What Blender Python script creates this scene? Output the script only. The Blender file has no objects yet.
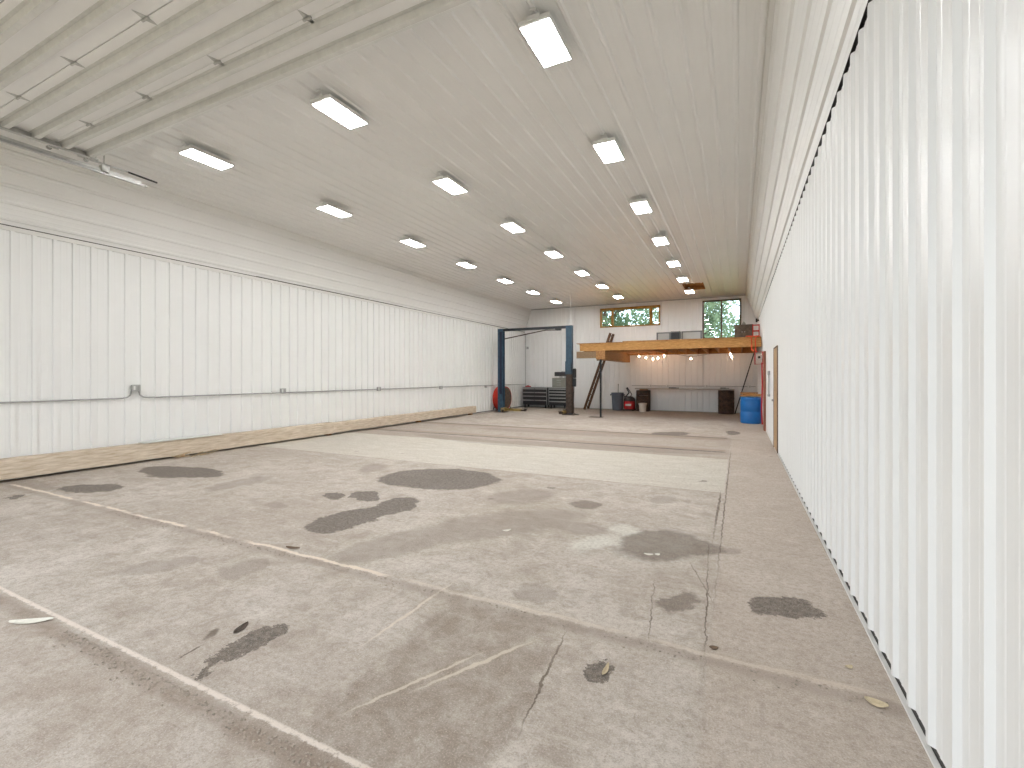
import bpy, bmesh, math, random
from mathutils import Vector, Matrix, Euler
PI = math.pi
SC = bpy.context.scene
C = SC.collection

# ------------------------------------------------------------------ camera, world, light, exposure
cam_d = bpy.data.cameras.new('camera')
cam_d.sensor_width = 36.0
cam_d.lens = 462.0 / 1024.0 * 36.0
cam_d.shift_y = -7.6 / 1024.0
cam_d.clip_start = 0.02
cam_d.clip_end = 500
cam = bpy.data.objects.new('camera', cam_d)
cam.location = (0, 0, 1.47)
cam.rotation_euler = (PI / 2, 0, 0.456)
C.objects.link(cam)
SC.camera = cam

SC.view_settings.view_transform = 'Standard'
SC.view_settings.look = 'None'
SC.view_settings.gamma = 1.0
SC.view_settings.use_curve_mapping = False
SC.view_settings.exposure = 0.0
SC.cycles.use_denoising = True
SC.cycles.max_bounces = 10
SC.cycles.diffuse_bounces = 6
SC.cycles.glossy_bounces = 4
SC.cycles.caustics_reflective = False
SC.cycles.caustics_refractive = False
SC.cycles.sample_clamp_indirect = 6.0

SKY_STRENGTH = 3.6
LAMP_STRENGTH = 61.0
world = bpy.data.worlds.new('world')
SC.world = world
world.use_nodes = True
wn = world.node_tree
wn.nodes.clear()
w_out = wn.nodes.new('ShaderNodeOutputWorld')
w_bg = wn.nodes.new('ShaderNodeBackground')
w_tc = wn.nodes.new('ShaderNodeTexCoord')
w_noise = wn.nodes.new('ShaderNodeTexNoise')
w_ramp = wn.nodes.new('ShaderNodeValToRGB')
w_noise.inputs['Scale'].default_value = 2.2
w_noise.inputs['Detail'].default_value = 6
w_ramp.color_ramp.elements[0].position = 0.40
w_ramp.color_ramp.elements[0].color = (0.72, 0.86, 1.0, 1)
w_ramp.color_ramp.elements[1].position = 0.60
w_ramp.color_ramp.elements[1].color = (1.0, 1.0, 1.0, 1)
wn.links.new(w_tc.outputs['Generated'], w_noise.inputs['Vector'])
wn.links.new(w_noise.outputs['Fac'], w_ramp.inputs['Fac'])
wn.links.new(w_ramp.outputs['Color'], w_bg.inputs['Color'])
w_bg.inputs['Strength'].default_value = SKY_STRENGTH
wn.links.new(w_bg.outputs['Background'], w_out.inputs['Surface'])

# daylight entering through the open overhead door behind the camera
def area(name, loc, rot, sx, sy, power, color=(1, 1, 1)):
    l = bpy.data.lights.new(name, 'AREA')
    l.shape = 'RECTANGLE'; l.size = sx; l.size_y = sy; l.energy = power; l.color = color
    o = bpy.data.objects.new(name, l); o.location = loc; o.rotation_euler = rot
    C.objects.link(o)
    return o
DOOR_X0, DOOR_X1, DOOR_H = -7.9, 0.25, 4.25
portal = area('door_portal', ((DOOR_X0 + DOOR_X1) / 2, -1.46, 2.12), (PI / 2, 0, 0), 8.1, 4.2, 1, (1, 1, 1))
portal.data.cycles.is_portal = True

# room numbers
XR, XL = 0.68, -9.36           # side walls
YB, YF = 20.5, -1.3            # back, front
ZW, ZC = 3.60, 4.72            # wall height, flat ceiling
CR, CL = 0.242, -9.0           # edges of the flat ceiling

# ------------------------------------------------------------------ materials
def lin(c):
    return tuple((x / 12.92 if x <= 0.04045 else ((x + 0.055) / 1.055) ** 2.4) for x in c)

def hexc(h):
    h = h.lstrip('#')
    return lin(tuple(int(h[i:i + 2], 16) / 255 for i in (0, 2, 4)))

def mat(name, col, rough=0.5, metal=0.0, noise=0.0, nscale=6.0, col2=None, bump=0.0, stretch=None, spec=None):
    m = bpy.data.materials.new(name)
    m.use_nodes = True
    nt = m.node_tree
    b = nt.nodes['Principled BSDF']
    b.inputs['Roughness'].default_value = rough
    b.inputs['Metallic'].default_value = metal
    if spec is not None:
        b.inputs['Specular IOR Level'].default_value = spec
    c2 = col2 if col2 else tuple(max(0, x * (1 - noise)) for x in col)
    tc = nt.nodes.new('ShaderNodeTexCoord')
    n = nt.nodes.new('ShaderNodeTexNoise')
    n.inputs['Scale'].default_value = nscale
    n.inputs['Detail'].default_value = 6
    n.inputs['Roughness'].default_value = 0.65
    mp = nt.nodes.new('ShaderNodeMapping')
    if stretch:
        mp.inputs['Scale'].default_value = stretch
    nt.links.new(tc.outputs['Object'], mp.inputs['Vector'])
    nt.links.new(mp.outputs['Vector'], n.inputs['Vector'])
    r = nt.nodes.new('ShaderNodeValToRGB')
    r.color_ramp.elements[0].position = 0.35
    r.color_ramp.elements[1].position = 0.68
    r.color_ramp.elements[0].color = (*c2, 1)
    r.color_ramp.elements[1].color = (*col, 1)
    nt.links.new(n.outputs['Fac'], r.inputs['Fac'])
    nt.links.new(r.outputs['Color'], b.inputs['Base Color'])
    if bump:
        bp = nt.nodes.new('ShaderNodeBump')
        bp.inputs['Strength'].default_value = bump
        bp.inputs['Distance'].default_value = 0.01
        nt.links.new(n.outputs['Fac'], bp.inputs['Height'])
        nt.links.new(bp.outputs['Normal'], b.inputs['Normal'])
    return m

def emit(name, col, s):
    m = bpy.data.materials.new(name)
    m.use_nodes = True
    b = m.node_tree.nodes['Principled BSDF']
    b.inputs['Base Color'].default_value = (*col, 1)
    b.inputs['Emission Color'].default_value = (*col, 1)
    b.inputs['Emission Strength'].default_value = s
    return m

def glass(name):
    m = bpy.data.materials.new(name)
    m.use_nodes = True
    nt = m.node_tree
    nt.nodes.clear()
    o = nt.nodes.new('ShaderNodeOutputMaterial')
    t = nt.nodes.new('ShaderNodeBsdfTransparent')
    t.inputs['Color'].default_value = (0.94, 0.97, 0.96, 1)
    g = nt.nodes.new('ShaderNodeBsdfGlossy')
    g.inputs['Roughness'].default_value = 0.02
    fr = nt.nodes.new('ShaderNodeFresnel')
    fr.inputs['IOR'].default_value = 1.45
    mx = nt.nodes.new('ShaderNodeMixShader')
    nt.links.new(fr.outputs[0], mx.inputs[0])
    nt.links.new(t.outputs[0], mx.inputs[1])
    nt.links.new(g.outputs[0], mx.inputs[2])
    nt.links.new(mx.outputs[0], o.inputs['Surface'])
    return m

M = {}
M['panel'] = mat('white_painted_steel', (0.80, 0.80, 0.785), 0.33, 0, 0.03, 1.2)
M['ceil'] = mat('white_ceiling_steel', (0.80, 0.80, 0.785), 0.28, 0, 0.04, 0.9)
M['slope'] = mat('white_slope_steel', (0.79, 0.79, 0.77), 0.38, 0, 0.03, 0.9)
M['trim'] = mat('white_trim', (0.72, 0.71, 0.68), 0.4, 0, 0.04)
M['gapshade'] = mat('gap_shade', (0.06, 0.055, 0.05), 0.9)  # near-black puts the shade of the sheet gaps into the colour
M['shell'] = mat('outer_shell', (0.35, 0.33, 0.30), 0.9)
M['lamp_white'] = mat('lamp_housing', (0.75, 0.75, 0.73), 0.45)
M['lamp'] = emit('led_diffuser', (0.985, 0.995, 1.0), LAMP_STRENGTH)
M['bulb'] = emit('warm_bulb', (1.0, 0.66, 0.42), 120.0)
M['galv'] = mat('galvanised_steel', (0.58, 0.58, 0.56), 0.42, 0.4, 0.22, 14)
M['galv_strut'] = mat('galvanised_strut', (0.70, 0.70, 0.67), 0.45, 0.15, 0.12, 10)
M['door_panel'] = mat('overhead_door_skin', (0.87, 0.87, 0.86), 0.45, 0, 0.03, 2)
M['conduit'] = mat('grey_conduit', (0.36, 0.36, 0.35), 0.45, 0.5)
M['box_grey'] = mat('outlet_box', (0.42, 0.42, 0.41), 0.5, 0.4, 0.15)
M['black'] = mat('black', (0.018, 0.018, 0.02), 0.45)
M['rubber'] = mat('rubber', (0.02, 0.02, 0.02), 0.8)
M['timber_old'] = mat('weathered_timber', hexc('d8cbb9'), 0.85, 0, 0, 7, hexc('b5a48e'), 0.4, (3, 0.6, 5))
M['timber'] = mat('pine_timber', hexc('cc9c5c'), 0.7, 0, 0, 5, hexc('a5743a'), 0.2, (1.2, 3, 6))
M['timber_d'] = mat('brown_timber', hexc('b98a58'), 0.75, 0, 0, 6, hexc('8a5f35'), 0.2, (3, 1, 5))
M['header'] = mat('aged_header_timber', hexc('9a8062'), 0.8, 0, 0, 7, hexc('6e5840'), 0.2, (4, 1, 8))
M['joist'] = mat('joist_timber', hexc('c08a4e'), 0.75, 0, 0, 6, hexc('94602c'), 0.2, (4, 1, 5))
M['ply'] = mat('plywood', hexc('b88a55'), 0.75, 0, 0, 5, hexc('936635'), 0.1)
M['winwood'] = mat('window_wood', hexc('b98d42'), 0.65, 0, 0, 8, hexc('8e6526'), 0.1)
M['winbrown'] = mat('brown_window_frame', hexc('5a4632'), 0.5, 0, 0.2)
M['glass'] = glass('glass')
M['blue'] = mat('blue_lift_paint', hexc('385669'), 0.5, 0.1, 0, 9, hexc('273e50'))
M['navy'] = mat('navy_lift_paint', hexc('222c44'), 0.55, 0.1, 0.3)
M['rust'] = mat('greasy_brown_steel', hexc('5a4b42'), 0.6, 0.3, 0, 12, hexc('33281f'))
M['dark_steel'] = mat('dark_steel', hexc('34383c'), 0.5, 0.5, 0.2)
M['arm_y'] = mat('yellowed_steel', hexc('b39b5a'), 0.6, 0.1, 0, 10, hexc('6e5a35'))
M['red'] = mat('red_paint', hexc('c8331f'), 0.45, 0, 0.2)
M['red2'] = mat('red_plastic', hexc('b52024'), 0.4, 0, 0.15)
M['orange'] = mat('orange_cord', hexc('e2461c'), 0.5)
M['grille'] = mat('fan_face', hexc('6b5a4c'), 0.7, 0.1, 0, 10, hexc('4a3a30'))
M['drawer'] = mat('black_drawer', hexc('202225'), 0.35, 0.1)
M['silver'] = mat('brushed_aluminium', hexc('b5b6b5'), 0.35, 0.8, 0.1)
M['chest'] = mat('grey_green_chest', hexc('94958c'), 0.5, 0.2, 0.2)
M['can'] = mat('grey_plastic_can', hexc('58606a'), 0.6, 0, 0.1)
M['barrel_b'] = mat('blue_plastic_drum', hexc('1468b0'), 0.38, 0, 0.12, 8)
M['barrel_br'] = mat('rusty_drum', hexc('5a4234'), 0.75, 0.15, 0, 9, hexc('2c2019'))
M['bucket'] = mat('white_bucket', hexc('cfc6bc'), 0.5, 0, 0.1)
M['plank_grey'] = mat('grey_plank', hexc('b9b4ab'), 0.6, 0.1, 0.2, 8)
M['white_board'] = mat('white_board', hexc('d6d8d4'), 0.5, 0, 0.05)
M['ladder'] = mat('dark_wood_ladder', hexc('6b4a30'), 0.7, 0, 0, 10, hexc('40291a'))
M['cab'] = mat('old_brown_cabinet', hexc('6a5f52'), 0.7, 0, 0, 8, hexc('4d4338'))
M['grey_frame'] = mat('grey_frame', hexc('6e7272'), 0.5, 0.3, 0.1)
M['mesh_pale'] = mat('pale_screen', hexc('a9acab'), 0.6, 0, 0.08)
M['tan_door'] = mat('tan_door', hexc('b79a76'), 0.6, 0, 0, 5, hexc('a0835f'), 0.05, (2, 2, 0.5))
M['redwood'] = mat('reddish_board', hexc('9a6550'), 0.75, 0, 0.25)
M['jamb'] = mat('brown_jamb', hexc('5b4632'), 0.7)
M['white_pvc'] = mat('white_plastic', hexc('dedfdc'), 0.45)
M['scrap'] = mat('paper_scrap', hexc('dcd8cc'), 0.7, 0, 0.2, 20)
M['leaf_dry'] = mat('dry_leaf', hexc('cdbd9e'), 0.8, 0, 0.3, 30)
M['chip'] = mat('wood_chip', hexc('bda888'), 0.85, 0, 0.35, 30)
M['crumb'] = mat('floor_crumbs', hexc('ab9f92'), 0.9, 0, 0.3, 30)
M['foliage'] = mat('tree_foliage', (0.21, 0.31, 0.16), 0.7, 0, 0, 0.9, (0.10, 0.18, 0.09))
M['foliage2'] = mat('tree_foliage_pale', (0.32, 0.42, 0.25), 0.7, 0, 0, 0.9, (0.17, 0.26, 0.15))
M['bark'] = mat('bark', hexc('5d4c3c'), 0.9, 0, 0.4, 6)
M['grass'] = mat('outdoor_grass', (0.11, 0.19, 0.05), 0.95, 0, 0.4, 3)
M['gravel'] = mat('outdoor_gravel', hexc('b5a893'), 0.95, 0, 0.3, 18)

# ---- concrete floor
DARK = [(-7.716, 4.146, 0.827, 0.36, -3.045), (-7.677, 3.018, 0.445, 0.235, -2.816), (-3.863, 5.521, 0.881, 0.66, -2.984), (-3.626, 3.502, 0.432, 0.27, -1.554), (-3.506, 4.128, 0.399, 0.225, -1.369), (-4.478, 4.132, 0.20, 0.13, 2.792), (-4.116, 4.313, 0.27, 0.16, 2.694), (0.27, 3.403, 0.215, 0.143, -2.389), (-0.639, 2.291, 0.096, 0.079, 1.272), (-2.423, 1.683, 0.218, 0.085, -1.67), (-2.419, 1.417, 0.077, 0.03, 2.08), (-0.449, 7.012, 0.091, 0.057, -2.344), (-2.217, 5.722, 0.06, 0.049, -2.503), (-7.92, 2.389, 0.139, 0.08, 2.715), (-1.54, 12.499, 0.523, 0.351, -2.334), (-0.131, 13.309, 0.478, 0.161, 1.517)]
SOFTD = [(-0.358, 3.153, 0.185, 0.13, -2.075), (-1.567, 5.117, 0.198, 0.172, 2.75), (-0.62, 4.20, 0.50, 0.33, -1.923), (-0.40, 4.30, 0.25, 0.28, -1.923)]
MED = [(-4.071, 1.954, 0.252, 0.138, -2.443), (-3.981, 2.169, 0.151, 0.1, -2.873), (-3.402, 2.282, 0.167, 0.13, -1.362), (-1.231, 2.861, 0.18, 0.147, 2.844), (-2.396, 5.107, 0.435, 0.313, -2.247), (-0.797, 5.732, 0.216, 0.157, -2.082), (-0.511, 5.772, 0.081, 0.056, -2.103), (-5.287, 5.673, 0.34, 0.199, 2.297), (-0.065, 4.301, 0.116, 0.063, -2.455), (-2.698, 3.177, 0.55, 0.26, -1.889), (-2.129, 4.069, 0.95, 0.36, -2.25), (-1.382, 4.316, 0.293, 0.176, -3.095), (-6.176, 4.07, 0.472, 0.2, -1.618), (-4.203, 11.427, 2.471, 0.33, -3.116), (-1.631, 11.898, 1.649, 0.361, -3.131), (-2.593, 9.452, 2.485, 0.412, -3.042), (-5.578, 9.167, 1.834, 0.318, 2.95), (-4.738, 3.559, 0.146, 0.089, 3.132), (-8.698, 2.769, 1.193, 0.108, 3.136)]
LIGHT = [(-1.139, 3.988, 0.32, 0.15, -2.003), (-0.971, 4.422, 0.20, 0.15, 2.254)]
CRACK = [(-0.855, 2.139, 0.391, 0.007, 1.669), (-0.195, 3.446, 0.975, 0.005, 1.614), (-0.5, 3.064, 0.411, 0.004, 1.693), (-2.627, 1.456, 0.075, 0.007, 1.629), (-2.698, 1.613, 0.062, 0.023, 2.012), (-0.25, 3.593, 0.316, 0.005, 1.875), (-0.205, 5.5, 1.0, 0.012, 1.57), (-0.14, 6.9, 3.4, 0.007, 1.57)]
SCRATCH = [(-1.385, 1.812, 0.389, 0.011, -2.021), (-1.191, 2.055, 0.388, 0.014, -2.062), (-1.836, 2.352, 0.485, 0.012, -1.585)]

def floor_material():
    m = bpy.data.materials.new('stained_concrete')
    m.use_nodes = True
    nt = m.node_tree
    N, L = nt.nodes, nt.links
    b = N['Principled BSDF']
    geo = N.new('ShaderNodeNewGeometry')
    pos = geo.outputs['Position']

    def setin(sock, v):
        if hasattr(v, 'links') or isinstance(v, bpy.types.NodeSocket):
            L.new(v, sock)
        else:
            sock.default_value = v

    def math_(op, a, b_=0.0, c_=None, clamp=False):
        n = N.new('ShaderNodeMath'); n.operation = op; n.use_clamp = clamp
        setin(n.inputs[0], a); setin(n.inputs[1], b_)
        if c_ is not None: setin(n.inputs[2], c_)
        return n.outputs[0]

    def vmath(op, a, b_):
        n = N.new('ShaderNodeVectorMath'); n.operation = op
        setin(n.inputs[0], a); setin(n.inputs[1], b_)
        return n.outputs[0]

    def noise(scale, detail=4, rough=0.6, vec=None, color=False, dist=0.0):
        n = N.new('ShaderNodeTexNoise')
        n.inputs['Scale'].default_value = scale
        n.inputs['Detail'].default_value = detail
        n.inputs['Roughness'].default_value = rough
        n.inputs['Distortion'].default_value = dist
        L.new(vec if vec is not None else pos, n.inputs['Vector'])
        return n.outputs['Color'] if color else n.outputs['Fac']

    def ramp(v, a, b_, lo=0.0, hi=1.0):
        n = N.new('ShaderNodeMapRange'); n.interpolation_type = 'SMOOTHSTEP'
        setin(n.inputs['Value'], v)
        n.inputs['From Min'].default_value = a; n.inputs['From Max'].default_value = b_
        n.inputs['To Min'].default_value = lo; n.inputs['To Max'].default_value = hi
        return n.outputs['Result']

    def mixc(f, a, b_, mode='MIX'):
        n = N.new('ShaderNodeMix'); n.data_type = 'RGBA'; n.blend_type = mode
        setin(n.inputs['Factor'], f)
        for s, v in ((n.inputs[6], a), (n.inputs[7], b_)):
            if isinstance(v, bpy.types.NodeSocket): L.new(v, s)
            else: s.default_value = (*v, 1) if len(v) == 3 else v
        return n.outputs[2]

    def scaled(col_out, amp):
        v = vmath('SUBTRACT', col_out, (0.5, 0.5, 0.5))
        n = N.new('ShaderNodeVectorMath'); n.operation = 'SCALE'
        L.new(v, n.inputs[0]); n.inputs['Scale'].default_value = amp
        return n.outputs[0]
    warp = vmath('ADD', pos, vmath('ADD', scaled(noise(2.3, 2, 0.5, color=True), 0.26), scaled(noise(9, 6, 0.75, color=True), 0.26)))
    warp = vmath('MULTIPLY', warp, (1, 1, 0))
    warp_s = vmath('ADD', pos, scaled(noise(9, 5, 0.7, color=True), 0.06))
    warp_s = vmath('MULTIPLY', warp_s, (1, 1, 0))

    def field(ells, vec):
        cur = None
        for (x, y, rx, ry, a) in ells:
            mp = N.new('ShaderNodeMapping'); mp.vector_type = 'TEXTURE'
            mp.inputs['Location'].default_value = (x, y, 0)
            mp.inputs['Rotation'].default_value = (0, 0, a)
            mp.inputs['Scale'].default_value = (rx, ry, 1)
            L.new(vec, mp.inputs['Vector'])
            ln = N.new('ShaderNodeVectorMath'); ln.operation = 'LENGTH'
            L.new(mp.outputs[0], ln.inputs[0])
            cur = ln.outputs['Value'] if cur is None else math_('MINIMUM', cur, ln.outputs['Value'])
        return cur

    sep = N.new('ShaderNodeSeparateXYZ'); L.new(pos, sep.inputs[0])
    X, Y = sep.outputs[0], sep.outputs[1]
    n_big = noise(0.55, 4, 0.6)
    n_mid = noise(2.2, 6, 0.65, dist=0.6)
    n_fin = noise(28, 8, 0.8)
    n_grit = noise(120, 4, 0.8)
    streak_map = N.new('ShaderNodeMapping'); streak_map.inputs['Scale'].default_value = (1.2, 6, 1)
    streak_map.inputs['Rotation'].default_value = (0, 0, 0.5)
    L.new(pos, streak_map.inputs['Vector'])
    n_str = noise(1.6, 6, 0.7, vec=streak_map.outputs[0])

    base = mixc(ramp(n_mid, 0.30, 0.70), hexc('ada398'), hexc('c6beb5'))
    base = mixc(ramp(n_big, 0.40, 0.62, 0, 0.55), base, hexc('a2968b'))
    base = mixc(ramp(n_str, 0.50, 0.72, 0, 0.40), base, hexc('d0cac2'))
    n_m2 = noise(5.5, 9, 0.78, dist=0.4)
    base = mixc(ramp(n_m2, 0.38, 0.50, 0.40, 0), base, hexc('8c7f73'))
    base = mixc(ramp(n_m2, 0.53, 0.66, 0, 0.40), base, hexc('d9d2c9'))
    n_st2 = noise(2.4, 8, 0.8, vec=streak_map.outputs[0])
    base = mixc(ramp(n_st2, 0.34, 0.46, 0.30, 0), base, hexc('90826f'))
    # individual pours: pale greenish bay, brown bays behind it, gritty apron in front
    ny = math_('ADD', Y, math_('MULTIPLY', math_('SUBTRACT', n_fin, 0.5), 0.06))
    left_of = ramp(X, -0.17, -0.15, 1, 0)
    bayA = math_('MULTIPLY', math_('MULTIPLY', ramp(ny, 6.38, 6.42), ramp(ny, 8.98, 9.05, 1, 0)), left_of)
    base = mixc(math_('MULTIPLY', bayA, 0.75), base, mixc(ramp(n_str, 0.35, 0.65), hexc('c3beb1'), hexc('d2cec4')))
    bayB = math_('MULTIPLY', math_('MULTIPLY', ramp(ny, 9.02, 9.06), ramp(ny, 12.2, 12.4, 1, 0)), left_of)
    base = mixc(math_('MULTIPLY', bayB, 0.5), base, hexc('a2958a'))
    back = ramp(Y, 16.5, 18.5)
    base = mixc(math_('MULTIPLY', back, 0.45), base, hexc('a39483'))
    apron = ramp(ny, 1.25, 1.34, 1, 0)
    base = mixc(math_('MULTIPLY', apron, 0.55), base, mixc(ramp(n_mid, 0.35, 0.6), hexc('a3968a'), hexc('bcb3aa')))
    rightlane = ramp(X, -0.16, -0.12)
    base = mixc(math_('MULTIPLY', rightlane, 0.5), base, hexc('b7aa9e'))
    # faint straw-coloured haze of dust and tyre paths
    # stains
    d_med = field(MED, warp)
    mot = ramp(n_fin, 0.36, 0.62, 0.72, 1.0)
    base = mixc(math_('MULTIPLY', ramp(d_med, 0.80, 1.18, 0.50, 0), mot), base, hexc('84796f'))
    d_l = field(LIGHT, warp)
    base = mixc(ramp(d_l, 0.5, 1.25, 0.65, 0), base, hexc('d6d6cc'))
    d_sd = field(SOFTD, warp)
    base = mixc(math_('MULTIPLY', ramp(d_sd, 0.80, 1.10, 0.72, 0), mot), base, hexc('5c5249'))
    d_dark = field(DARK, warp)
    base = mixc(math_('MULTIPLY', ramp(d_dark, 0.93, 1.03, 0.90, 0), mot), base, hexc('473f38'))
    rim = math_('MULTIPLY', ramp(d_dark, 0.86, 0.97), ramp(d_dark, 0.97, 1.04, 1, 0))
    base = mixc(math_('MULTIPLY', rim, 0.22), base, hexc('584c44'))
    # big dingy patch bounded by the joint and a crack
    poly = [(-1.86, 2.57), (-0.95, 2.57), (-0.82, 1.78), (-0.78, 0.9), (-1.62, 0.9), (-1.66, 1.5)]
    area_ = sum(poly[i][0] * poly[(i + 1) % len(poly)][1] - poly[(i + 1) % len(poly)][0] * poly[i][1] for i in range(len(poly)))
    inside = None
    for i in range(len(poly)):
        (ax, ay), (bx, by) = poly[i], poly[(i + 1) % len(poly)]
        ln = math.hypot(bx - ax, by - ay)
        nx, ny_ = -(by - ay) / ln, (bx - ax) / ln
        if area_ < 0: nx, ny_ = -nx, -ny_
        dp = N.new('ShaderNodeVectorMath'); dp.operation = 'DOT_PRODUCT'
        L.new(warp, dp.inputs[0]); dp.inputs[1].default_value = (nx, ny_, 0)
        d_ = math_('SUBTRACT', dp.outputs['Value'], nx * ax + ny_ * ay)
        inside = d_ if inside is None else math_('MINIMUM', inside, d_)
    pm = math_('MULTIPLY', ramp(inside, -0.03, 0.05, 0, 0.60), ramp(n_m2, 0.40, 0.60, 1.0, 0.55))
    base = mixc(pm, base, hexc('84766a'))
    # random small spots
    vo = N.new('ShaderNodeTexVoronoi'); vo.inputs['Scale'].default_value = 1.6; L.new(warp_s, vo.inputs['Vector'])
    spots = math_('MULTIPLY', ramp(vo.outputs['Distance'], 0.03, 0.09, 1, 0), ramp(n_mid, 0.48, 0.56))
    base = mixc(math_('MULTIPLY', spots, 0.5), base, hexc('6d5e52'))
    vo2 = N.new('ShaderNodeTexVoronoi'); vo2.inputs['Scale'].default_value = 9; L.new(pos, vo2.inputs['Vector'])
    sp2 = math_('MULTIPLY', ramp(vo2.outputs['Distance'], 0.03, 0.10, 1, 0), ramp(noise(5, 2), 0.55, 0.60))
    base = mixc(math_('MULTIPLY', sp2, 0.6), base, hexc('76675a'))
    # grit
    base = mixc(ramp(n_fin, 0.38, 0.56, 0.42, 0), base, hexc('85776a'))
    base = mixc(ramp(n_grit, 0.53, 0.66, 0, 0.42), base, hexc('e0d6ca'))
    base = mixc(ramp(n_grit, 0.34, 0.47, 0.45, 0), base, hexc('6d5f53'))
    # scratches, cracks
    base = mixc(ramp(field(SCRATCH, warp_s), 0.5, 1.2, 0.6, 0), base, hexc('d6cab9'))
    base = mixc(math_('MULTIPLY', ramp(field(CRACK, warp_s), 0.6, 1.3, 0.85, 0), ramp(n_mid, 0.35, 0.55, 0.4, 1)), base, hexc('5b4e43'))
    # joints across the floor, with wandering edges
    wob = math_('MULTIPLY', math_('SUBTRACT', noise(3.5, 5, 0.65), 0.5), 0.10)
    wf = math_('MULTIPLY', math_('SUBTRACT', n_fin, 0.5), 0.05)
    yy = math_('ADD', math_('ADD', Y, wob), wf)

    def band(y0, half, soft):
        return ramp(math_('ABSOLUTE', math_('SUBTRACT', yy, y0)), half, half + soft, 1, 0)
    leftpart = ramp(X, -0.28, -0.20, 1, 0)
    for (y0, half, soft, col, k, lim) in (
            (9.85, 0.03, 0.05, '463a31', 0.95, True), (10.05, 0.05, 0.12, '8a7868', 0.6, True),
            (12.1, 0.04, 0.06, '4d4036', 0.9, True), (11.9, 0.05, 0.2, '8f7e6d', 0.5, True),
            (6.40, 0.004, 0.02, '7c6c5e', 0.55, True), (2.59, 0.01, 0.07, '84766a', 0.45, False),
            (1.24, 0.015, 0.06, '7d6c5e', 0.6, False), (9.02, 0.0, 0.03, '94836f', 0.5, True)):
        f = band(y0, half, soft)
        f = math_('MULTIPLY', f, k)
        f = math_('MULTIPLY', f, ramp(n_fin, 0.42, 0.56, 0.30, 1))
        if lim: f = math_('MULTIPLY', f, leftpart)
        base = mixc(f, base, hexc(col))
    # sprayed foam / caulk remains
    fA = math_('MULTIPLY', band(2.655, 0.013, 0.012), ramp(noise(1.3, 2), 0.38, 0.48))
    fA = math_('MULTIPLY', fA, ramp(X, -2.7, -1.9, 1, 0.35))
    base = mixc(math_('MULTIPLY', fA, 0.85), base, hexc('dccfbf'))
    yB = math_('ABSOLUTE', math_('SUBTRACT', math_('ADD', Y, math_('MULTIPLY', wf, 1.0)), 1.315))
    base = mixc(math_('MULTIPLY', ramp(yB, 0.007, 0.018, 1, 0), math_('MULTIPLY', ramp(n_fin, 0.38, 0.50, 0.45, 1.0), 0.8)), base, hexc('ddd2c8'))
    L.new(base, b.inputs['Base Color'])
    rg = math_('SUBTRACT', 0.88, math_('MULTIPLY', ramp(d_dark, 0.93, 1.03, 1, 0), 0.18))
    L.new(rg, b.inputs['Roughness'])
    b.inputs['Specular IOR Level'].default_value = 0.3
    bp = N.new('ShaderNodeBump'); bp.inputs['Strength'].default_value = 0.6; bp.inputs['Distance'].default_value = 0.008
    L.new(math_('ADD', n_fin, math_('MULTIPLY', n_grit, 0.5)), bp.inputs['Height'])
    L.new(bp.outputs[0], b.inputs['Normal'])
    return m
M['floor'] = floor_material()

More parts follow.
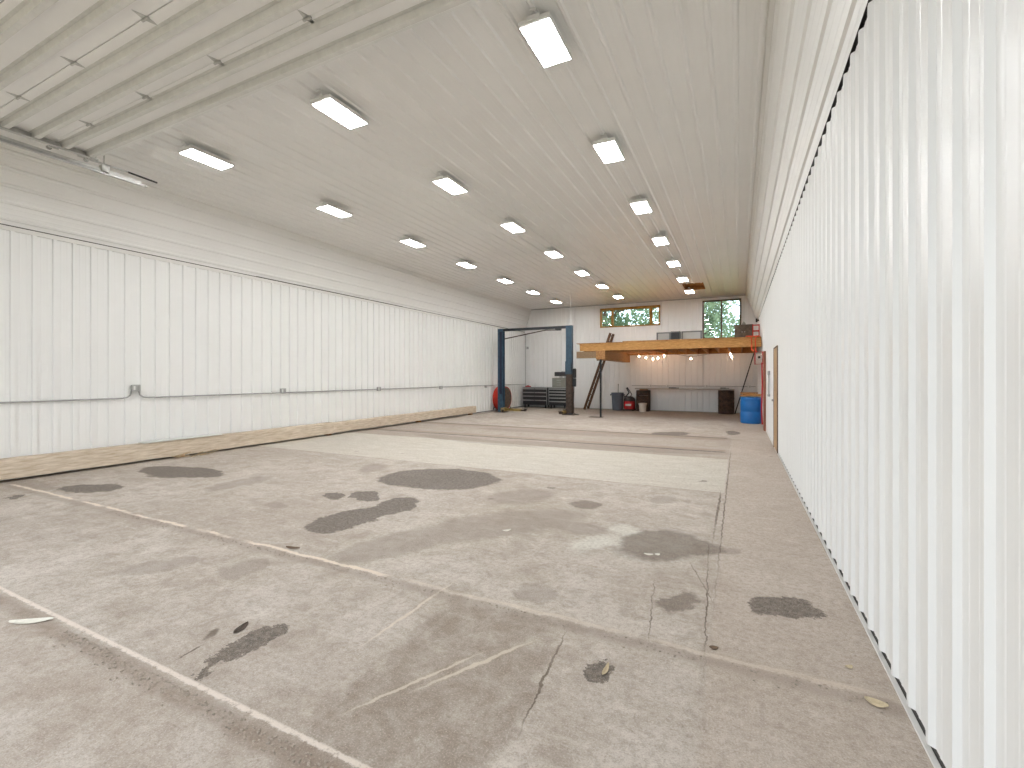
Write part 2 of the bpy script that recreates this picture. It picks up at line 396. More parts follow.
# ------------------------------------------------------------------ mesh helpers
class MB:
    def __init__(s):
        s.bm = bmesh.new()

    def box(s, x0, x1, y0, y1, z0, z1, bev=0.0, m=None):
        g = bmesh.ops.create_cube(s.bm, size=1)
        vs = g['verts']
        for v in vs:
            v.co = Vector((x0 + (v.co.x + .5) * (x1 - x0), y0 + (v.co.y + .5) * (y1 - y0), z0 + (v.co.z + .5) * (z1 - z0)))
        if bev:
            es = list({e for v in vs for e in v.link_edges})
            r = bmesh.ops.bevel(s.bm, geom=es, offset=bev, segments=2, profile=0.6, affect='EDGES')
            vs = list({v for f in r['faces'] for v in f.verts} | {v for v in vs if v.is_valid})
        if m is not None:
            for v in vs: v.co = m @ v.co
        return s

    def bar(s, a, b, w, h=None, up=(0, 0, 1)):
        """rectangular bar from a to b; w across, h along up"""
        h = h or w
        a, b = Vector(a), Vector(b); d = (b - a).normalized(); up = Vector(up)
        if abs(d.dot(up)) > 0.98: up = Vector((0, 1, 0))
        r = d.cross(up).normalized(); u = r.cross(d).normalized()
        q = []
        for p in (a, b):
            for i, j in ((-1, -1), (1, -1), (1, 1), (-1, 1)):
                q.append(s.bm.verts.new(p + r * w / 2 * i + u * h / 2 * j))
        for f in ((0, 1, 2, 3), (7, 6, 5, 4), (0, 4, 5, 1), (1, 5, 6, 2), (2, 6, 7, 3), (3, 7, 4, 0)):
            s.bm.faces.new([q[k] for k in f])
        return s

    def tube(s, pts, r, seg=8, caps=True, closed=False):
        pts = [Vector(p) for p in pts]
        rings = []
        n = len(pts)
        ref = Vector((0, 0, 1))
        for i, p in enumerate(pts):
            if closed: d = (pts[(i + 1) % n] - pts[i - 1])
            elif i == 0: d = pts[1] - pts[0]
            elif i == n - 1: d = pts[-1] - pts[-2]
            else: d = (pts[i + 1] - pts[i]).normalized() + (pts[i] - pts[i - 1]).normalized()
            d.normalize()
            rr = ref - d * ref.dot(d)
            if rr.length < 0.15:
                ref2 = Vector((0, 1, 0)); rr = ref2 - d * ref2.dot(d)
            rr.normalize(); ref = rr.copy()
            u = d.cross(rr)
            rad = r[i] if isinstance(r, (list, tuple)) else r
            rings.append([s.bm.verts.new(p + (rr * math.cos(2 * PI * k / seg) + u * math.sin(2 * PI * k / seg)) * rad) for k in range(seg)])
        m = n if closed else n - 1
        for i in range(m):
            A, B = rings[i], rings[(i + 1) % n]
            for k in range(seg):
                s.bm.faces.new([A[k], A[(k + 1) % seg], B[(k + 1) % seg], B[k]])
        if caps and not closed:
            s.bm.faces.new(rings[0][::-1]); s.bm.faces.new(rings[-1])
        return s

    def lathe(s, prof, c=(0, 0, 0), seg=32, axis=None):
        """prof: list of (radius, z). axis: matrix applied"""
        rings = []
        c = Vector(c)
        for (r, z) in prof:
            ring = []
            for k in range(seg):
                v = Vector((r * math.cos(2 * PI * k / seg), r * math.sin(2 * PI * k / seg), z))
                if axis is not None: v = axis @ v
                ring.append(s.bm.verts.new(v + c))
            rings.append(ring)
        for A, B in zip(rings, rings[1:]):
            for k in range(seg):
                s.bm.faces.new([A[k], A[(k + 1) % seg], B[(k + 1) % seg], B[k]])
        s.bm.faces.new(rings[0][::-1]); s.bm.faces.new(rings[-1])
        return s

    def poly(s, pts):
        s.bm.faces.new([s.bm.verts.new(p) for p in pts])
        return s

    def prism(s, pts2, z0, z1, f=lambda x, y, z: (x, y, z)):
        a = [s.bm.verts.new(f(x, y, z0)) for x, y in pts2]
        b = [s.bm.verts.new(f(x, y, z1)) for x, y in pts2]
        s.bm.faces.new(a[::-1]); s.bm.faces.new(b)
        n = len(pts2)
        for i in range(n):
            s.bm.faces.new([a[i], a[(i + 1) % n], b[(i + 1) % n], b[i]])
        return s

    def build(s, name, m, parent=None, smooth=False, loc=None):
        bmesh.ops.recalc_face_normals(s.bm, faces=s.bm.faces[:])
        me = bpy.data.meshes.new(name)
        s.bm.to_mesh(me); s.bm.free()
        if smooth:
            for p in me.polygons: p.use_smooth = True
        o = bpy.data.objects.new(name, me)
        me.materials.append(m)
        C.objects.link(o)
        if parent is not None:
            o.parent = parent
        if loc is not None: o.location = loc
        return o

def smooth_by_angle(o, deg=35):
    for p in o.data.polygons: p.use_smooth = True
    try:
        o.data.set_sharp_from_angle(angle=math.radians(deg))
    except Exception:
        pass
    return o

def tag(o, label=None, cat=None, group=None, kind=None):
    if label: o['label'] = label
    if cat: o['category'] = cat
    if group: o['group'] = group
    if kind: o['kind'] = kind
    return o

def empty(name, loc=(0, 0, 0), rz=0.0):
    o = bpy.data.objects.new(name, None)
    o.location = loc; o.rotation_euler = (0, 0, rz)
    o.empty_display_size = 0.1
    C.objects.link(o)
    return o

def copy_tree(o, parent=None):
    c = o.copy(); C.objects.link(c); c.parent = parent
    for ch in list(o.children): copy_tree(ch, c)
    return c

def centre(o, base=None):
    """move the mesh so its origin sits at its base centre, object placed there"""
    me = o.data
    xs = [v.co for v in me.vertices]
    cx = (min(v.x for v in xs) + max(v.x for v in xs)) / 2
    cy = (min(v.y for v in xs) + max(v.y for v in xs)) / 2
    cz = min(v.z for v in xs)
    me.transform(Matrix.Translation((-cx, -cy, -cz)))
    o.location = Vector(o.location) + Vector((cx, cy, cz))
    return o

# ------------------------------------------------------------------ the setting
def structure(o, label=None, cat=None):
    o['kind'] = 'structure'
    if label: o['label'] = label
    if cat: o['category'] = cat
    return o

# floor slab and ground outside
structure(MB().box(XL - 0.15, XR + 0.15, YF, YB + 0.15, -0.2, 0.0).build('floor', M['floor']), 'stained concrete floor with joints and dark oil patches', 'floor')
structure(MB().box(-60, 50, YB + 0.15, 90, -0.25, -0.06).build('ground_lawn', M['grass']), 'grass lawn outside beyond the back windows', 'lawn')
structure(MB().box(-60, 50, -60, YF, -0.25, -0.03).build('ground_drive', M['gravel']), 'gravel drive outside the open overhead door', 'driveway')

PITCH = 0.2286
def profile(u0, u1, phase, rib=0.019, minor=0.0018, foot=0.030, crest=0.012):
    """list of (u, height) along a corrugated sheet, ribs at phase + k*PITCH"""
    pts = []
    k = math.floor((u0 - phase) / PITCH) - 1
    while phase + k * PITCH < u1 + PITCH:
        c = phase + k * PITCH
        pts += [(c - foot, 0), (c - crest, rib), (c + crest, rib), (c + foot, 0)]
        for q in (0.34, 0.66):
            m = c + PITCH * q
            pts += [(m - .012, 0), (m - .006, minor), (m + .006, minor), (m + .012, 0)]
        k += 1
    pts = sorted(pts)
    out = [p for p in pts if u0 < p[0] < u1]
    def h_at(u):
        for a, b in zip(pts, pts[1:]):
            if a[0] <= u <= b[0]:
                return a[1] + (b[1] - a[1]) * (u - a[0]) / max(1e-9, b[0] - a[0])
        return 0
    return [(u0, h_at(u0))] + out + [(u1, h_at(u1))]

def screws_on(mb, pts, n, r=0.006):
    pass

# side walls: ribbed sheets on a backing coloured dark as gap shade, small gap above the base trim
def side_wall(x, sgn, phase, name, label):
    mb = MB()
    pr = profile(YF, YB, phase, 0.020 if sgn < 0 else 0.026, 0.0018, 0.030, 0.012 if sgn < 0 else 0.022)
    lo = [mb.bm.verts.new((x + sgn * h, u, 0.040)) for u, h in pr]
    hi = [mb.bm.verts.new((x + sgn * h, u, ZW - (0.016 if sgn < 0 else 0.0))) for u, h in pr]
    for i in range(len(pr) - 1):
        mb.bm.faces.new([lo[i], lo[i + 1], hi[i + 1], hi[i]])
    return structure(mb.build(name, M['panel']), label, 'wall')
# door opening on the right wall is a door hung on the face of the sheet
side_wall(XR, -1, 1.878, 'wall_right', 'white ribbed steel wall, close to the camera')
side_wall(XL, 1, 2.795, 'wall_left', 'white ribbed steel wall with grey conduit')
def shell(name, x0, x1, y0, y1, z0, z1, lab):
    return structure(MB().box(x0, x1, y0, y1, z0, z1).build(name, M['gapshade']), lab, 'wall')  # solid backing added to block light; its dark colour stands in for shade
shell('wall_right_backing', XR + 0.004, XR + 0.15, YF, YB + 0.15, 0, ZW + 0.1, 'framing behind the near white ribbed wall, coloured dark as gap shade')
shell('wall_left_backing', XL - 0.15, XL - 0.004, YF, YB + 0.15, 0, ZW + 0.1, 'framing behind the ribbed wall with conduit, coloured dark as gap shade')
# base trims
structure(MB().box(XR - 0.0215, XR, YF, YB, 0.0, 0.010).build('baseboard_right', M['trim']), 'thin white base trim under the near ribbed wall', 'trim')
structure(MB().box(XL, XL + 0.028, YF, YB, 0.0, 0.010).build('baseboard_left', M['trim']), 'thin white base trim behind the timbers', 'trim')

# sloped sheets and flat ceiling, ribs run the length of the hall, in lapped lengths
SEAMS = [YF, 1.60, 6.49, 11.38, 16.27, YB]
def long_sheets(name, p0, p1, phase, m, label, cat, hole=None):
    """sheet whose cross-section runs from p0 to p1 (x, z); ribs bulge inward"""
    mb = MB()
    (xa, za), (xb, zb) = p0, p1
    Lw = math.hypot(xb - xa, zb - za)
    dx, dz = (xb - xa) / Lw, (zb - za) / Lw
    nx, nz = dz, -dx
    if nz > 0: nx, nz = -nx, -nz
    pr = profile(0, Lw, phase)
    if hole:
        for u in hole[:2]:
            pr.append((u, 0.0))
        pr = sorted(pr)
    for si, (ya, yb) in enumerate(zip(SEAMS, SEAMS[1:])):
        off = 0.0025 * (si % 2)
        y1 = yb + 0.04 if si < len(SEAMS) - 2 else yb
        def V(u, h, y):
            return mb.bm.verts.new((xa + dx * u + nx * (h + off), y, za + dz * u + nz * (h + off)))
        for i in range(len(pr) - 1):
            (u0, h0), (u1, h1) = pr[i], pr[i + 1]
            spans = [(ya, y1)]
            if hole and u0 >= hole[0] - 1e-6 and u1 <= hole[1] + 1e-6:
                spans = []
                if ya < hole[2]: spans.append((ya, min(y1, hole[2])))
                if y1 > hole[3]: spans.append((max(ya, hole[3]), y1))
            for (a, b) in spans:
                if b > a:
                    mb.bm.faces.new([V(u0, h0, a), V(u1, h1, a), V(u1, h1, b), V(u0, h0, b)])
    bmesh.ops.remove_doubles(mb.bm, verts=mb.bm.verts[:], dist=1e-6)
    return structure(mb.build(name, m), label, cat)
HX0, HX1, HY0, HY1 = -1.78, -1.10, 17.25, 18.45
long_sheets('ceiling', (CL, ZC), (CR, ZC), 0.06, M['ceil'], 'white ribbed steel ceiling with rows of lights', 'ceiling', (HX0 - CL, HX1 - CL, HY0, HY1))
long_sheets('ceiling_slope_left', (XL - 0.02, ZW + 0.0), (CL, ZC), 0.12, M['slope'], 'sloped white ceiling band above the conduit wall', 'ceiling')
long_sheets('ceiling_slope_right', (XR - 0.019, ZW + 0.0), (CR, ZC), 0.12, M['slope'], 'sloped white ceiling band above the near wall', 'ceiling')
# roof shell above (with a hole at the hatch)
rb = MB()
rb.box(XL - 0.2, HX0, YF, YB + 0.15, ZC + 0.012, ZC + 0.2)
rb.box(HX1, XR + 0.2, YF, YB + 0.15, ZC + 0.012, ZC + 0.2)
rb.box(HX0, HX1, YF, HY0, ZC + 0.012, ZC + 0.2)
rb.box(HX0, HX1, HY1, YB + 0.15, ZC + 0.012, ZC + 0.2)
rb.box(XL - 0.4, XL - 0.15, YF, YB + 0.15, ZW, ZC + 0.2)
rb.box(XR + 0.15, XR + 0.4, YF, YB + 0.15, ZW, ZC + 0.2)
structure(rb.build('roof', M['shell']), 'attic framing above the ceiling', 'roof')
# trims along the ceiling folds
t = MB(); t.bar((CR - 0.02, YF, ZC - 0.006), (CR - 0.02, YB, ZC - 0.006), 0.07, 0.012)
t.bar((CR + 0.02, YF, ZC - 0.07), (CR + 0.02, YB, ZC - 0.07), 0.012, 0.09, up=(-0.36, 0, 0.93))
structure(t.build('trim_1', M['trim']), 'white angle trim along the ceiling fold above the near wall', 'trim')
t = MB(); t.bar((CL + 0.02, YF, ZC - 0.006), (CL + 0.02, YB, ZC - 0.006), 0.05, 0.012)
structure(t.build('trim_2', M['trim']), 'thin trim along the ceiling fold above the conduit wall', 'trim')
t = MB(); t.box(XL, XL + 0.03, YF, YB, ZW - 0.05, ZW - 0.005); t.box(XL, XL + 0.036, YF, YB, ZW - 0.012, ZW + 0.01)
structure(t.build('trim_3', M['trim']), 'white trim capping the conduit wall', 'trim')
t = MB(); t.box(CL, CR, YB - 0.045, YB - 0.024, ZC - 0.05, ZC - 0.022)  # dark line along the corner, modelled as a thin grey strip
structure(t.build('back_seam_strip', M['conduit']), 'thin dark strip where back wall meets ceiling', 'trim')

# back wall with two window holes
W1 = (-5.60, -3.01, 3.66, 4.47)
W2 = (-1.33, 0.09, 2.99, 4.57)
def back_wall():
    mb = MB()
    pr = profile(XL, XR, 0.05, 0.026, 0.0018, 0.028, 0.020)
    for x in (W1[0], W1[1], W2[0], W2[1], CL, CR):
        pr.append((x, 0.0))
    pr = sorted(pr)
    def top(x):
        if x < CL: return ZW + (ZC - ZW) * (x - XL) / (CL - XL)
        if x > CR: return ZW + (ZC - ZW) * (XR - x) / (XR - CR)
        return ZC
    for (a, ha), (b, hb) in zip(pr, pr[1:]):
        m = (a + b) / 2
        spans = [[(a, 0.02), (b, 0.02), (b, top(b)), (a, top(a))]]
        for W in (W1, W2):
            if W[0] - 1e-6 <= a and b <= W[1] + 1e-6:
                spans = [[(a, 0.02), (b, 0.02), (b, W[2]), (a, W[2])], [(a, W[3]), (b, W[3]), (b, top(b)), (a, top(a))]]
        for sp in spans:
            mb.bm.faces.new([mb.bm.verts.new((x, YB - (ha if x == a else hb), z)) for x, z in sp])
    bmesh.ops.remove_doubles(mb.bm, verts=mb.bm.verts[:], dist=1e-6)
    return structure(mb.build('wall_back', M['panel']), 'white ribbed back wall with two upper windows', 'wall')
back_wall()
bb = MB()
y0, y1 = YB + 0.004, YB + 0.15
xs = [XL - 0.15, W1[0], W1[1], W2[0], W2[1], XR + 0.15]
for i in (0, 2, 4): bb.box(xs[i], xs[i + 1], y0, y1, 0, ZC + 0.1)
for W in (W1, W2):
    bb.box(W[0], W[1], y0, y1, 0, W[2]); bb.box(W[0], W[1], y0, y1, W[3], ZC + 0.1)
structure(bb.build('wall_back_backing', M['shell']), 'framing behind the back wall', 'wall')

# front wall around the overhead door opening (behind the camera)
fb = MB()
fb.box(XL - 0.15, DOOR_X0, YF - 0.15, YF, 0, ZC + 0.1); fb.box(DOOR_X1, XR + 0.15, YF - 0.15, YF, 0, ZC + 0.1)
fb.box(DOOR_X0, DOOR_X1, YF - 0.15, YF, DOOR_H, ZC + 0.1)
structure(fb.build('wall_front', M['panel']), 'front wall around the open overhead door', 'wall')

# windows
def window(name, W, mulls, fm, fw, label):
    r = empty(name, ((W[0] + W[1]) / 2, YB, W[2]))
    structure(r, label, 'window')
    ox, oz = (W[0] + W[1]) / 2, W[2]
    x0, x1, z0, z1 = W[0] - ox, W[1] - ox, 0, W[3] - oz
    f = MB()
    ya, yb = -0.045, 0.14
    f.box(x0 - .004, x0 + fw, ya, yb, z0, z1); f.box(x1 - fw, x1 + .004, ya, yb, z0, z1)
    f.box(x0 + fw, x1 - fw, ya, yb, z1 - fw, z1); f.box(x0 + fw, x1 - fw, ya, yb, z0, z0 + fw)
    f.build('window_frame', fm, r)
    for (mx, mw) in mulls:
        MB().box(mx - ox - mw / 2, mx - ox + mw / 2, ya + 0.01, yb - .03, z0 + fw, z1 - fw).build('mullion', fm, r)
    edges = [x0 + fw] + [v for mx, mw in mulls for v in (mx - ox - mw / 2, mx - ox + mw / 2)] + [x1 - fw]
    for i in range(0, len(edges), 2):
        MB().box(edges[i], edges[i + 1], 0.07, 0.076, z0 + fw, z1 - fw).build('window_pane', M['glass'], r)
    return r
window('window_1', W1, [(-5.06, 0.10), (-3.39, 0.11)], M['winwood'], 0.05, 'wide wood-framed window high on the back wall')
window('window_2', W2, [(-0.62, 0.06)], M['winbrown'], 0.05, 'tall brown-framed sliding window above the wooden loft')
# header board over window 1
MB().box(W1[0], W1[1] + 0.02, YB - 0.060, YB - 0.046, W1[3] - 0.045, W1[3] + 0.05).build('trim_6', M['winwood'])
structure(bpy.data.objects['trim_6'], 'yellow pine header board over the wide window', 'trim')

# hatch in the ceiling
h = MB()
h.box(HX0, HX0 + 0.02, HY0, HY1, ZC - 0.025, ZC + 0.2); h.box(HX1 - .02, HX1, HY0, HY1, ZC - 0.025, ZC + 0.2)
h.box(HX0 + .02, HX1 - .02, HY0, HY0 + .02, ZC - 0.025, ZC + 0.2); h.box(HX0 + .02, HX1 - .02, HY1 - .02, HY1, ZC - 0.025, ZC + 0.2)
hatch = centre(h.build('attic_hatch', M['timber_d']))
tag(hatch, 'open wooden attic hatch in the ceiling near the tall window', 'hatch')
l_ = MB().box(HX0 + .02, HX1 - .02, HY0 + .02, HY1 - .02, ZC + 0.13, ZC + 0.15).build('hatch_lid', M['ply'])
l_.data.transform(Matrix.Translation(-hatch.location)); l_.parent = hatch

# tan door on the right wall
dr = empty('door_1', (XR - 0.02, 10.56, 0)); structure(dr, 'tan door closed in the near ribbed wall past the blue drum', 'door')
MB().box(-0.004, 0.015, -0.44, 0.44, 0.02, 2.03).build('door_leaf', M['tan_door'], dr)
f = MB(); f.box(-0.010, 0.015, 0.4405, 0.475, 0, 2.06); f.box(-0.006, 0.015, -0.475, -0.4405, 0, 2.06); f.box(-0.008, 0.015, -0.44, 0.44, 2.0305, 2.06)
f.build('door_frame', M['jamb'], dr)
MB().tube([(-0.004, 0.36, 0.98), (-0.05, 0.36, 0.98)], 0.022, 10).build('door_handle', M['silver'], dr)

# ------------------------------------------------------------------ ceiling lights
def make_light():
    r = empty('ceiling_light')
    hz = 0.0
    b = MB()
    b.box(-0.15, 0.15, -0.31, 0.31, 0.004, 0.050, 0.006)
    b.box(-0.06, 0.06, -0.22, 0.22, 0.0505, 0.078, 0.004)
    b.build('housing', M['lamp_white'], r)
    MB().box(-0.138, 0.138, -0.285, 0.285, 0.0, 0.0039).build('diffuser', M['lamp'], r)
    for sg in (-1, 1):
        k = MB()
        k.box(-0.06, 0.06, sg * 0.315 - 0.012, sg * 0.315 + 0.012, 0.02, 0.055, 0.003)
        k.tube([(-0.05, sg * 0.315, 0.05), (0, sg * 0.31, 0.112)], 0.003, 6)
        k.tube([(0.05, sg * 0.315, 0.05), (0, sg * 0.31, 0.112)], 0.003, 6)
        k.box(-0.03, 0.03, sg * 0.31 - 0.02, sg * 0.31 + 0.02, 0.100, 0.116)
        k.build('hanging_bracket', M['lamp_white'], r)
    return r
LX = [(-6.87, 'row by the conduit wall'), (-4.255, 'middle row'), (-1.62, 'in the row nearest the smooth close-up wall')]
LY = [4.04, 6.38, 8.73, 11.10, 13.50, 15.82, 18.20]
ORD = ['first from the overhead door', 'second from the overhead door', 'third from the overhead door', 'fourth from either end', 'third from the back wall', 'second from the back wall', 'closest to the back wall']
LX[2] = (-1.62, 'row in line with the attic hatch')
first = make_light()
used = False
for x, rowtxt in LX:
    for j, y in enumerate(LY):
        o = first if not used else copy_tree(first)
        used = True
        o.location = (x, y, ZC - 0.116 - 0.019)
        tag(o, 'ceiling light ' + ORD[j] + ', ' + rowtxt, 'ceiling light', 'LED panel lights in three rows on the ceiling')

# ------------------------------------------------------------------ overhead door
DZ = 4.50
gd = empty('overhead_door', ((DOOR_X0 + DOOR_X1) / 2, 3.2, DZ))
tag(gd, 'raised white sectional overhead door with galvanised struts', 'garage door')
gx0, gx1 = DOOR_X0 - gd.location.x, DOOR_X1 - gd.location.x
strut_y = [-0.10, -0.36, -0.64, -0.91, -1.26, -1.53, -1.86, -2.13, -2.46, -2.73, -3.06, -3.33, -3.66, -3.93]
for k in range(7):
    ya, yb = -0.03 - 0.60 * k - 0.594 + (0.13 if k == 0 else 0.13), -0.03 - 0.60 * k + (0 if k == 0 else 0.13)
    if k == 0: ya, yb = -0.46, 0.0
    else: ya, yb = -0.46 - 0.60 * k + 0.004, -0.46 - 0.60 * (k - 1) - 0.004
    p = MB().box(gx0, gx1, ya, yb, 0.0, 0.045, 0.003).build('door_section', M['door_panel'], gd)
for sy in strut_y:
    s_ = MB()
    pr = [(-0.062, 0.0), (-0.062, -0.004), (-0.034, -0.004), (-0.026, -0.066), (0.026, -0.066), (0.034, -0.004), (0.062, -0.004), (0.062, 0.0)]
    s_.prism([(sy + a, b) for a, b in pr], gx0, gx1, lambda a, b, z: (z, a, b))
    s_.build('strut', M['galv_strut'], gd)
for k, hy in enumerate([-0.46, -1.06, -1.66, -2.26, -2.86, -3.46]):
    for hx in (-7.0, -5.76, -4.5, -3.27, -2.0):
        x = hx - gd.location.x
        q = MB()
        q.prism([(x - .03, hy - .012), (x, hy - .10), (x + .03, hy - .012), (x + .045, hy), (x + .03, hy + .012), (x, hy + .10), (x - .03, hy + .012), (x - .045, hy)], -0.004, -0.0005)
        q.tube([(x - .045, hy, -0.012), (x + .045, hy, -0.012)], 0.011, 8)
        q.build('hinge', M['galv'], gd)
MB().box(gx0, gx1, 0.0, 0.035, 0.005, 0.040, 0.008).build('bottom_seal', M['white_pvc'], gd)
q = MB(); q.box(gx0 - .005, gx0 + .055, -4.05, -.02, -0.080, -0.0665, .001); q.box(gx0 - .005, gx0 - .001, -4.05, -.02, -0.0665, -0.002)
q.build('end_stile', M['galv'], gd)
# end brackets with rollers along the edge nearest the conduit wall
for hy in (-0.08, -0.46, -1.06, -1.66, -2.26):
    q = MB()
    q.box(gx0 - 0.035, gx0 - 0.006, hy - 0.05, hy + 0.05, -0.09, -0.004)
    q.tube([(gx0 - 0.14, hy, -0.055), (gx0, hy, -0.055)], 0.008, 8)
    q.lathe([(0.012, -0.012), (0.028, -0.012), (0.028, 0.012), (0.012, 0.012)], (gx0 - 0.145, hy, -0.055), 14, Euler((0, PI / 2, 0)).to_matrix())
    q.build('roller_bracket', M['galv'], gd)

# horizontal track, fixed to the building
def track(x, sgn, name, label):
    r = empty(name, (x, 0, 4.315)); tag(r, label, 'door track', 'horizontal tracks of the overhead door')
    q = MB()
    pr = [(-0.018, 0.0), (-0.018, 0.05), (-0.014, 0.05), (-0.014, 0.004), (0.03, 0.004), (0.03, 0.0)]
    pr = [(sgn * a, b + 0.02) for a, b in pr]
    q.prism(pr, -1.15, 3.86, lambda a, b, z: (a, z, b))
    q.build('rail', M['galv'], r)
    q = MB()
    q.prism([(sgn * -0.055, 0.035), (sgn * -0.021, 0.035), (sgn * -0.021, 0.105), (sgn * -0.027, 0.105), (sgn * -0.027, 0.041), (sgn * -0.055, 0.041)], -1.15, 3.80, lambda a, b, z: (a, z, b))
    q.build('reinforcing_angle', M['galv_strut'], r)
    q = MB(); q.tube([(sgn * -0.02, 3.05, 0.17), (sgn * 0.0, 3.62, 0.165)], 0.013, 8); q.build('spring_rod', M['galv'], r)
    q = MB(); q.tube([(sgn * -0.0, 3.62, 0.165), (sgn * 0.0, 4.00, 0.15)], 0.014, 8); q.build('bumper', M['black'], r)
    for y in (0.6, 2.0, 3.35):
        q = MB(); q.box(-0.07, 0.02, y - 0.045, y + 0.045, 0.06, 0.15); q.bar((-0.035, y, 0.15), (-0.035, y, ZC - 4.315 - 0.022), 0.03, 0.005)
        q.build('hanger_bracket', M['galv'], r)
    return r
track(-8.08, 1, 'overhead_door_track', 'galvanised door track beside the sloped ceiling band')

# ------------------------------------------------------------------ conduits and outlets on the walls
def conduit_obj(name, runs, r, label, m='conduit', cat='conduit', group=None):
    q = MB()
    for run in runs: q.tube(run, r, 8)
    o = centre(smooth_by_angle(q.build(name, M[m])))
    tag(o, label, cat, group)
    return o
xc = XL + 0.039
OUT = [(4.28, 1.27), (7.14, 1.14), (10.26, 1.11), (13.35, 1.08), (16.54, 1.06)]
runs = [[(xc, YF, 1.10), (xc, 4.10, 1.10), (xc, 4.17, 1.115), (xc, 4.21, 1.15), (xc, 4.225, 1.22)],
        [(xc, 4.335, 1.22), (xc, 4.35, 1.15), (xc, 4.40, 1.115), (xc, 4.48, 1.10), (xc, 7.07, 1.10)]]
for a, b in zip(OUT[1:], OUT[2:]): runs.append([(xc, a[0] + .066, 1.10), (xc, b[0] - .066, 1.10)])
runs.append([(xc, OUT[-1][0] + .066, 1.10), (xc, YB - 0.03, 1.09)])
conduit_obj('conduit', runs, 0.0125, 'long thin grey conduit running along the wall above the timbers')
def outlet(loc, axis, label, group, m='box_grey'):
    r = empty('outlet_box', loc, {'L': 0, 'B': -PI / 2}[axis])
    tag(r, label, 'electrical outlet', group)
    MB().box(0, 0.05, -0.06, 0.06, -0.055, 0.055, 0.004).build('box_body', M[m], r)
    MB().box(0.0501, 0.054, -0.063, 0.063, -0.058, 0.058, 0.0015).build('cover_plate', M['silver'] if m == 'box_grey' else M['white_pvc'], r)
    for s_ in (-1, 1):
        MB().box(0.0541, 0.058, s_ * 0.028 - .014, s_ * 0.028 + .014, -0.034, 0.034, 0.001).build('receptacle', M['box_grey'] if s_ == 1 else M['white_pvc'], r)
    return r
labs = ['grey outlet box at the dip in the conduit, above the white board', 'grey outlet box on the conduit, next one after the dip', 'grey outlet box on the conduit, third along from the overhead door',
        'grey outlet box on the conduit above the far end of the timbers', 'grey outlet box on the conduit just before the red drum fan']
for (y, z), lb in zip(OUT, labs):
    outlet((XL + 0.0265, y, z - (0 if y < 5 else 0.0)), 'L', lb, 'outlet boxes on the conduit wall')
yb_ = YB - 0.039
conduit_obj('conduit', [[(-4.2, yb_, 1.07), (0.60, yb_, 1.07)]], 0.011, 'thin conduit along the back wall above the grey plank')
for x, lb in ((-3.41, 'outlet box on back wall directly above the brown crate'), (-2.71, 'white outlet box on back wall, second from the brown crate'), (-1.19, 'white outlet box on back wall, nearer the rusty drum'), (0.37, 'outlet box on the back wall behind the blue drum')):
    outlet((x, YB - 0.0265, 1.07), 'B', lb, 'outlet boxes on the back wall', 'white_pvc')
conduit_obj('conduit', [[(-9.30, YB - 0.040, 1.0), (-9.30, YB - 0.040, 3.55)]], 0.012, 'vertical conduit in the corner beside the lift')
outlet((-9.2, YB - 0.0265, 2.85), 'B', 'small box high in the corner behind the lift', 'outlet boxes on the back wall')
conduit_obj('conduit', [[(-5.78, 16.9, 3.43), (-5.78, 16.9, ZC - 0.02)]], 0.014, 'white vertical conduit dropping from ceiling to the lift post', 'white_pvc')

# ------------------------------------------------------------------ timbers along the left wall
def timber(name, y0, y1, x0, x1, z0, z1, seed, label, tilt=0.0):
    rnd = random.Random(seed)
    mb = MB()
    n = int((y1 - y0) / 0.25)
    rings = []
    for i in range(n + 1):
        y = y0 + (y1 - y0) * i / n
        w = lambda s: rnd.uniform(-s, s)
        zz = tilt * (y - y0)
        ch = 0.010
        rings.append([mb.bm.verts.new(p) for p in (
            (x0 + w(.004), y, z0 + zz + w(.006)), (x1 + w(.004), y, z0 + zz + w(.006)),
            (x1 + w(.005), y, z1 + zz - ch + w(.004)), (x1 - ch + w(.005), y, z1 + zz + w(.004)),
            (x0 + ch, y, z1 + zz + w(.003)), (x0, y, z1 + zz - ch))])
    for A, B in zip(rings, rings[1:]):
        for k in range(6): mb.bm.faces.new([A[k], A[(k + 1) % 6], B[(k + 1) % 6], B[k]])
    mb.bm.faces.new(rings[0]); mb.bm.faces.new(rings[-1][::-1])
    o = centre(mb.build(name, M['timber_old']))
    tag(o, label, 'timber beam', 'long timbers lying along the conduit wall')
    return o
timber('timber_beam', -1.0, 8.42, -9.28, -9.10, 0.045, 0.32, 3, 'long weathered timber on edge along the wall, nearer the overhead door')
timber('timber_beam', 8.30, 15.45, -9.32, -9.285 + 0.16, 0.05, 0.30, 5, 'weathered timber continuing along the wall toward the lift', 0.003)
for i, (y, lab) in enumerate(((-0.6, 'small wood block under the near end of the long timber'), (4.9, 'small wood block under the timber by the splintered wood'), (8.36, 'small wood block under the joint of the two timbers'), (12.0, 'small wood block under the middle of the far timber'), (15.2, 'small wood block under the lift end of the far timber'))):
    o = centre(MB().box(-9.31, -9.10 if y < 8 else -9.17, y - 0.06, y + 0.06, 0.0, 0.040 + (0.014 if y > 11 else 0.0), 0.003).build('wood_block', M['timber_d']))
    tag(o, lab, 'wood block', 'blocks under the timbers')
wb = MB().box(-9.27, -9.07, 4.3, 5.62, 0.327, 0.342, 0.003).build('white_board', M['white_board'])
tag(centre(wb), 'thin white board lying on top of the long timber', 'board')

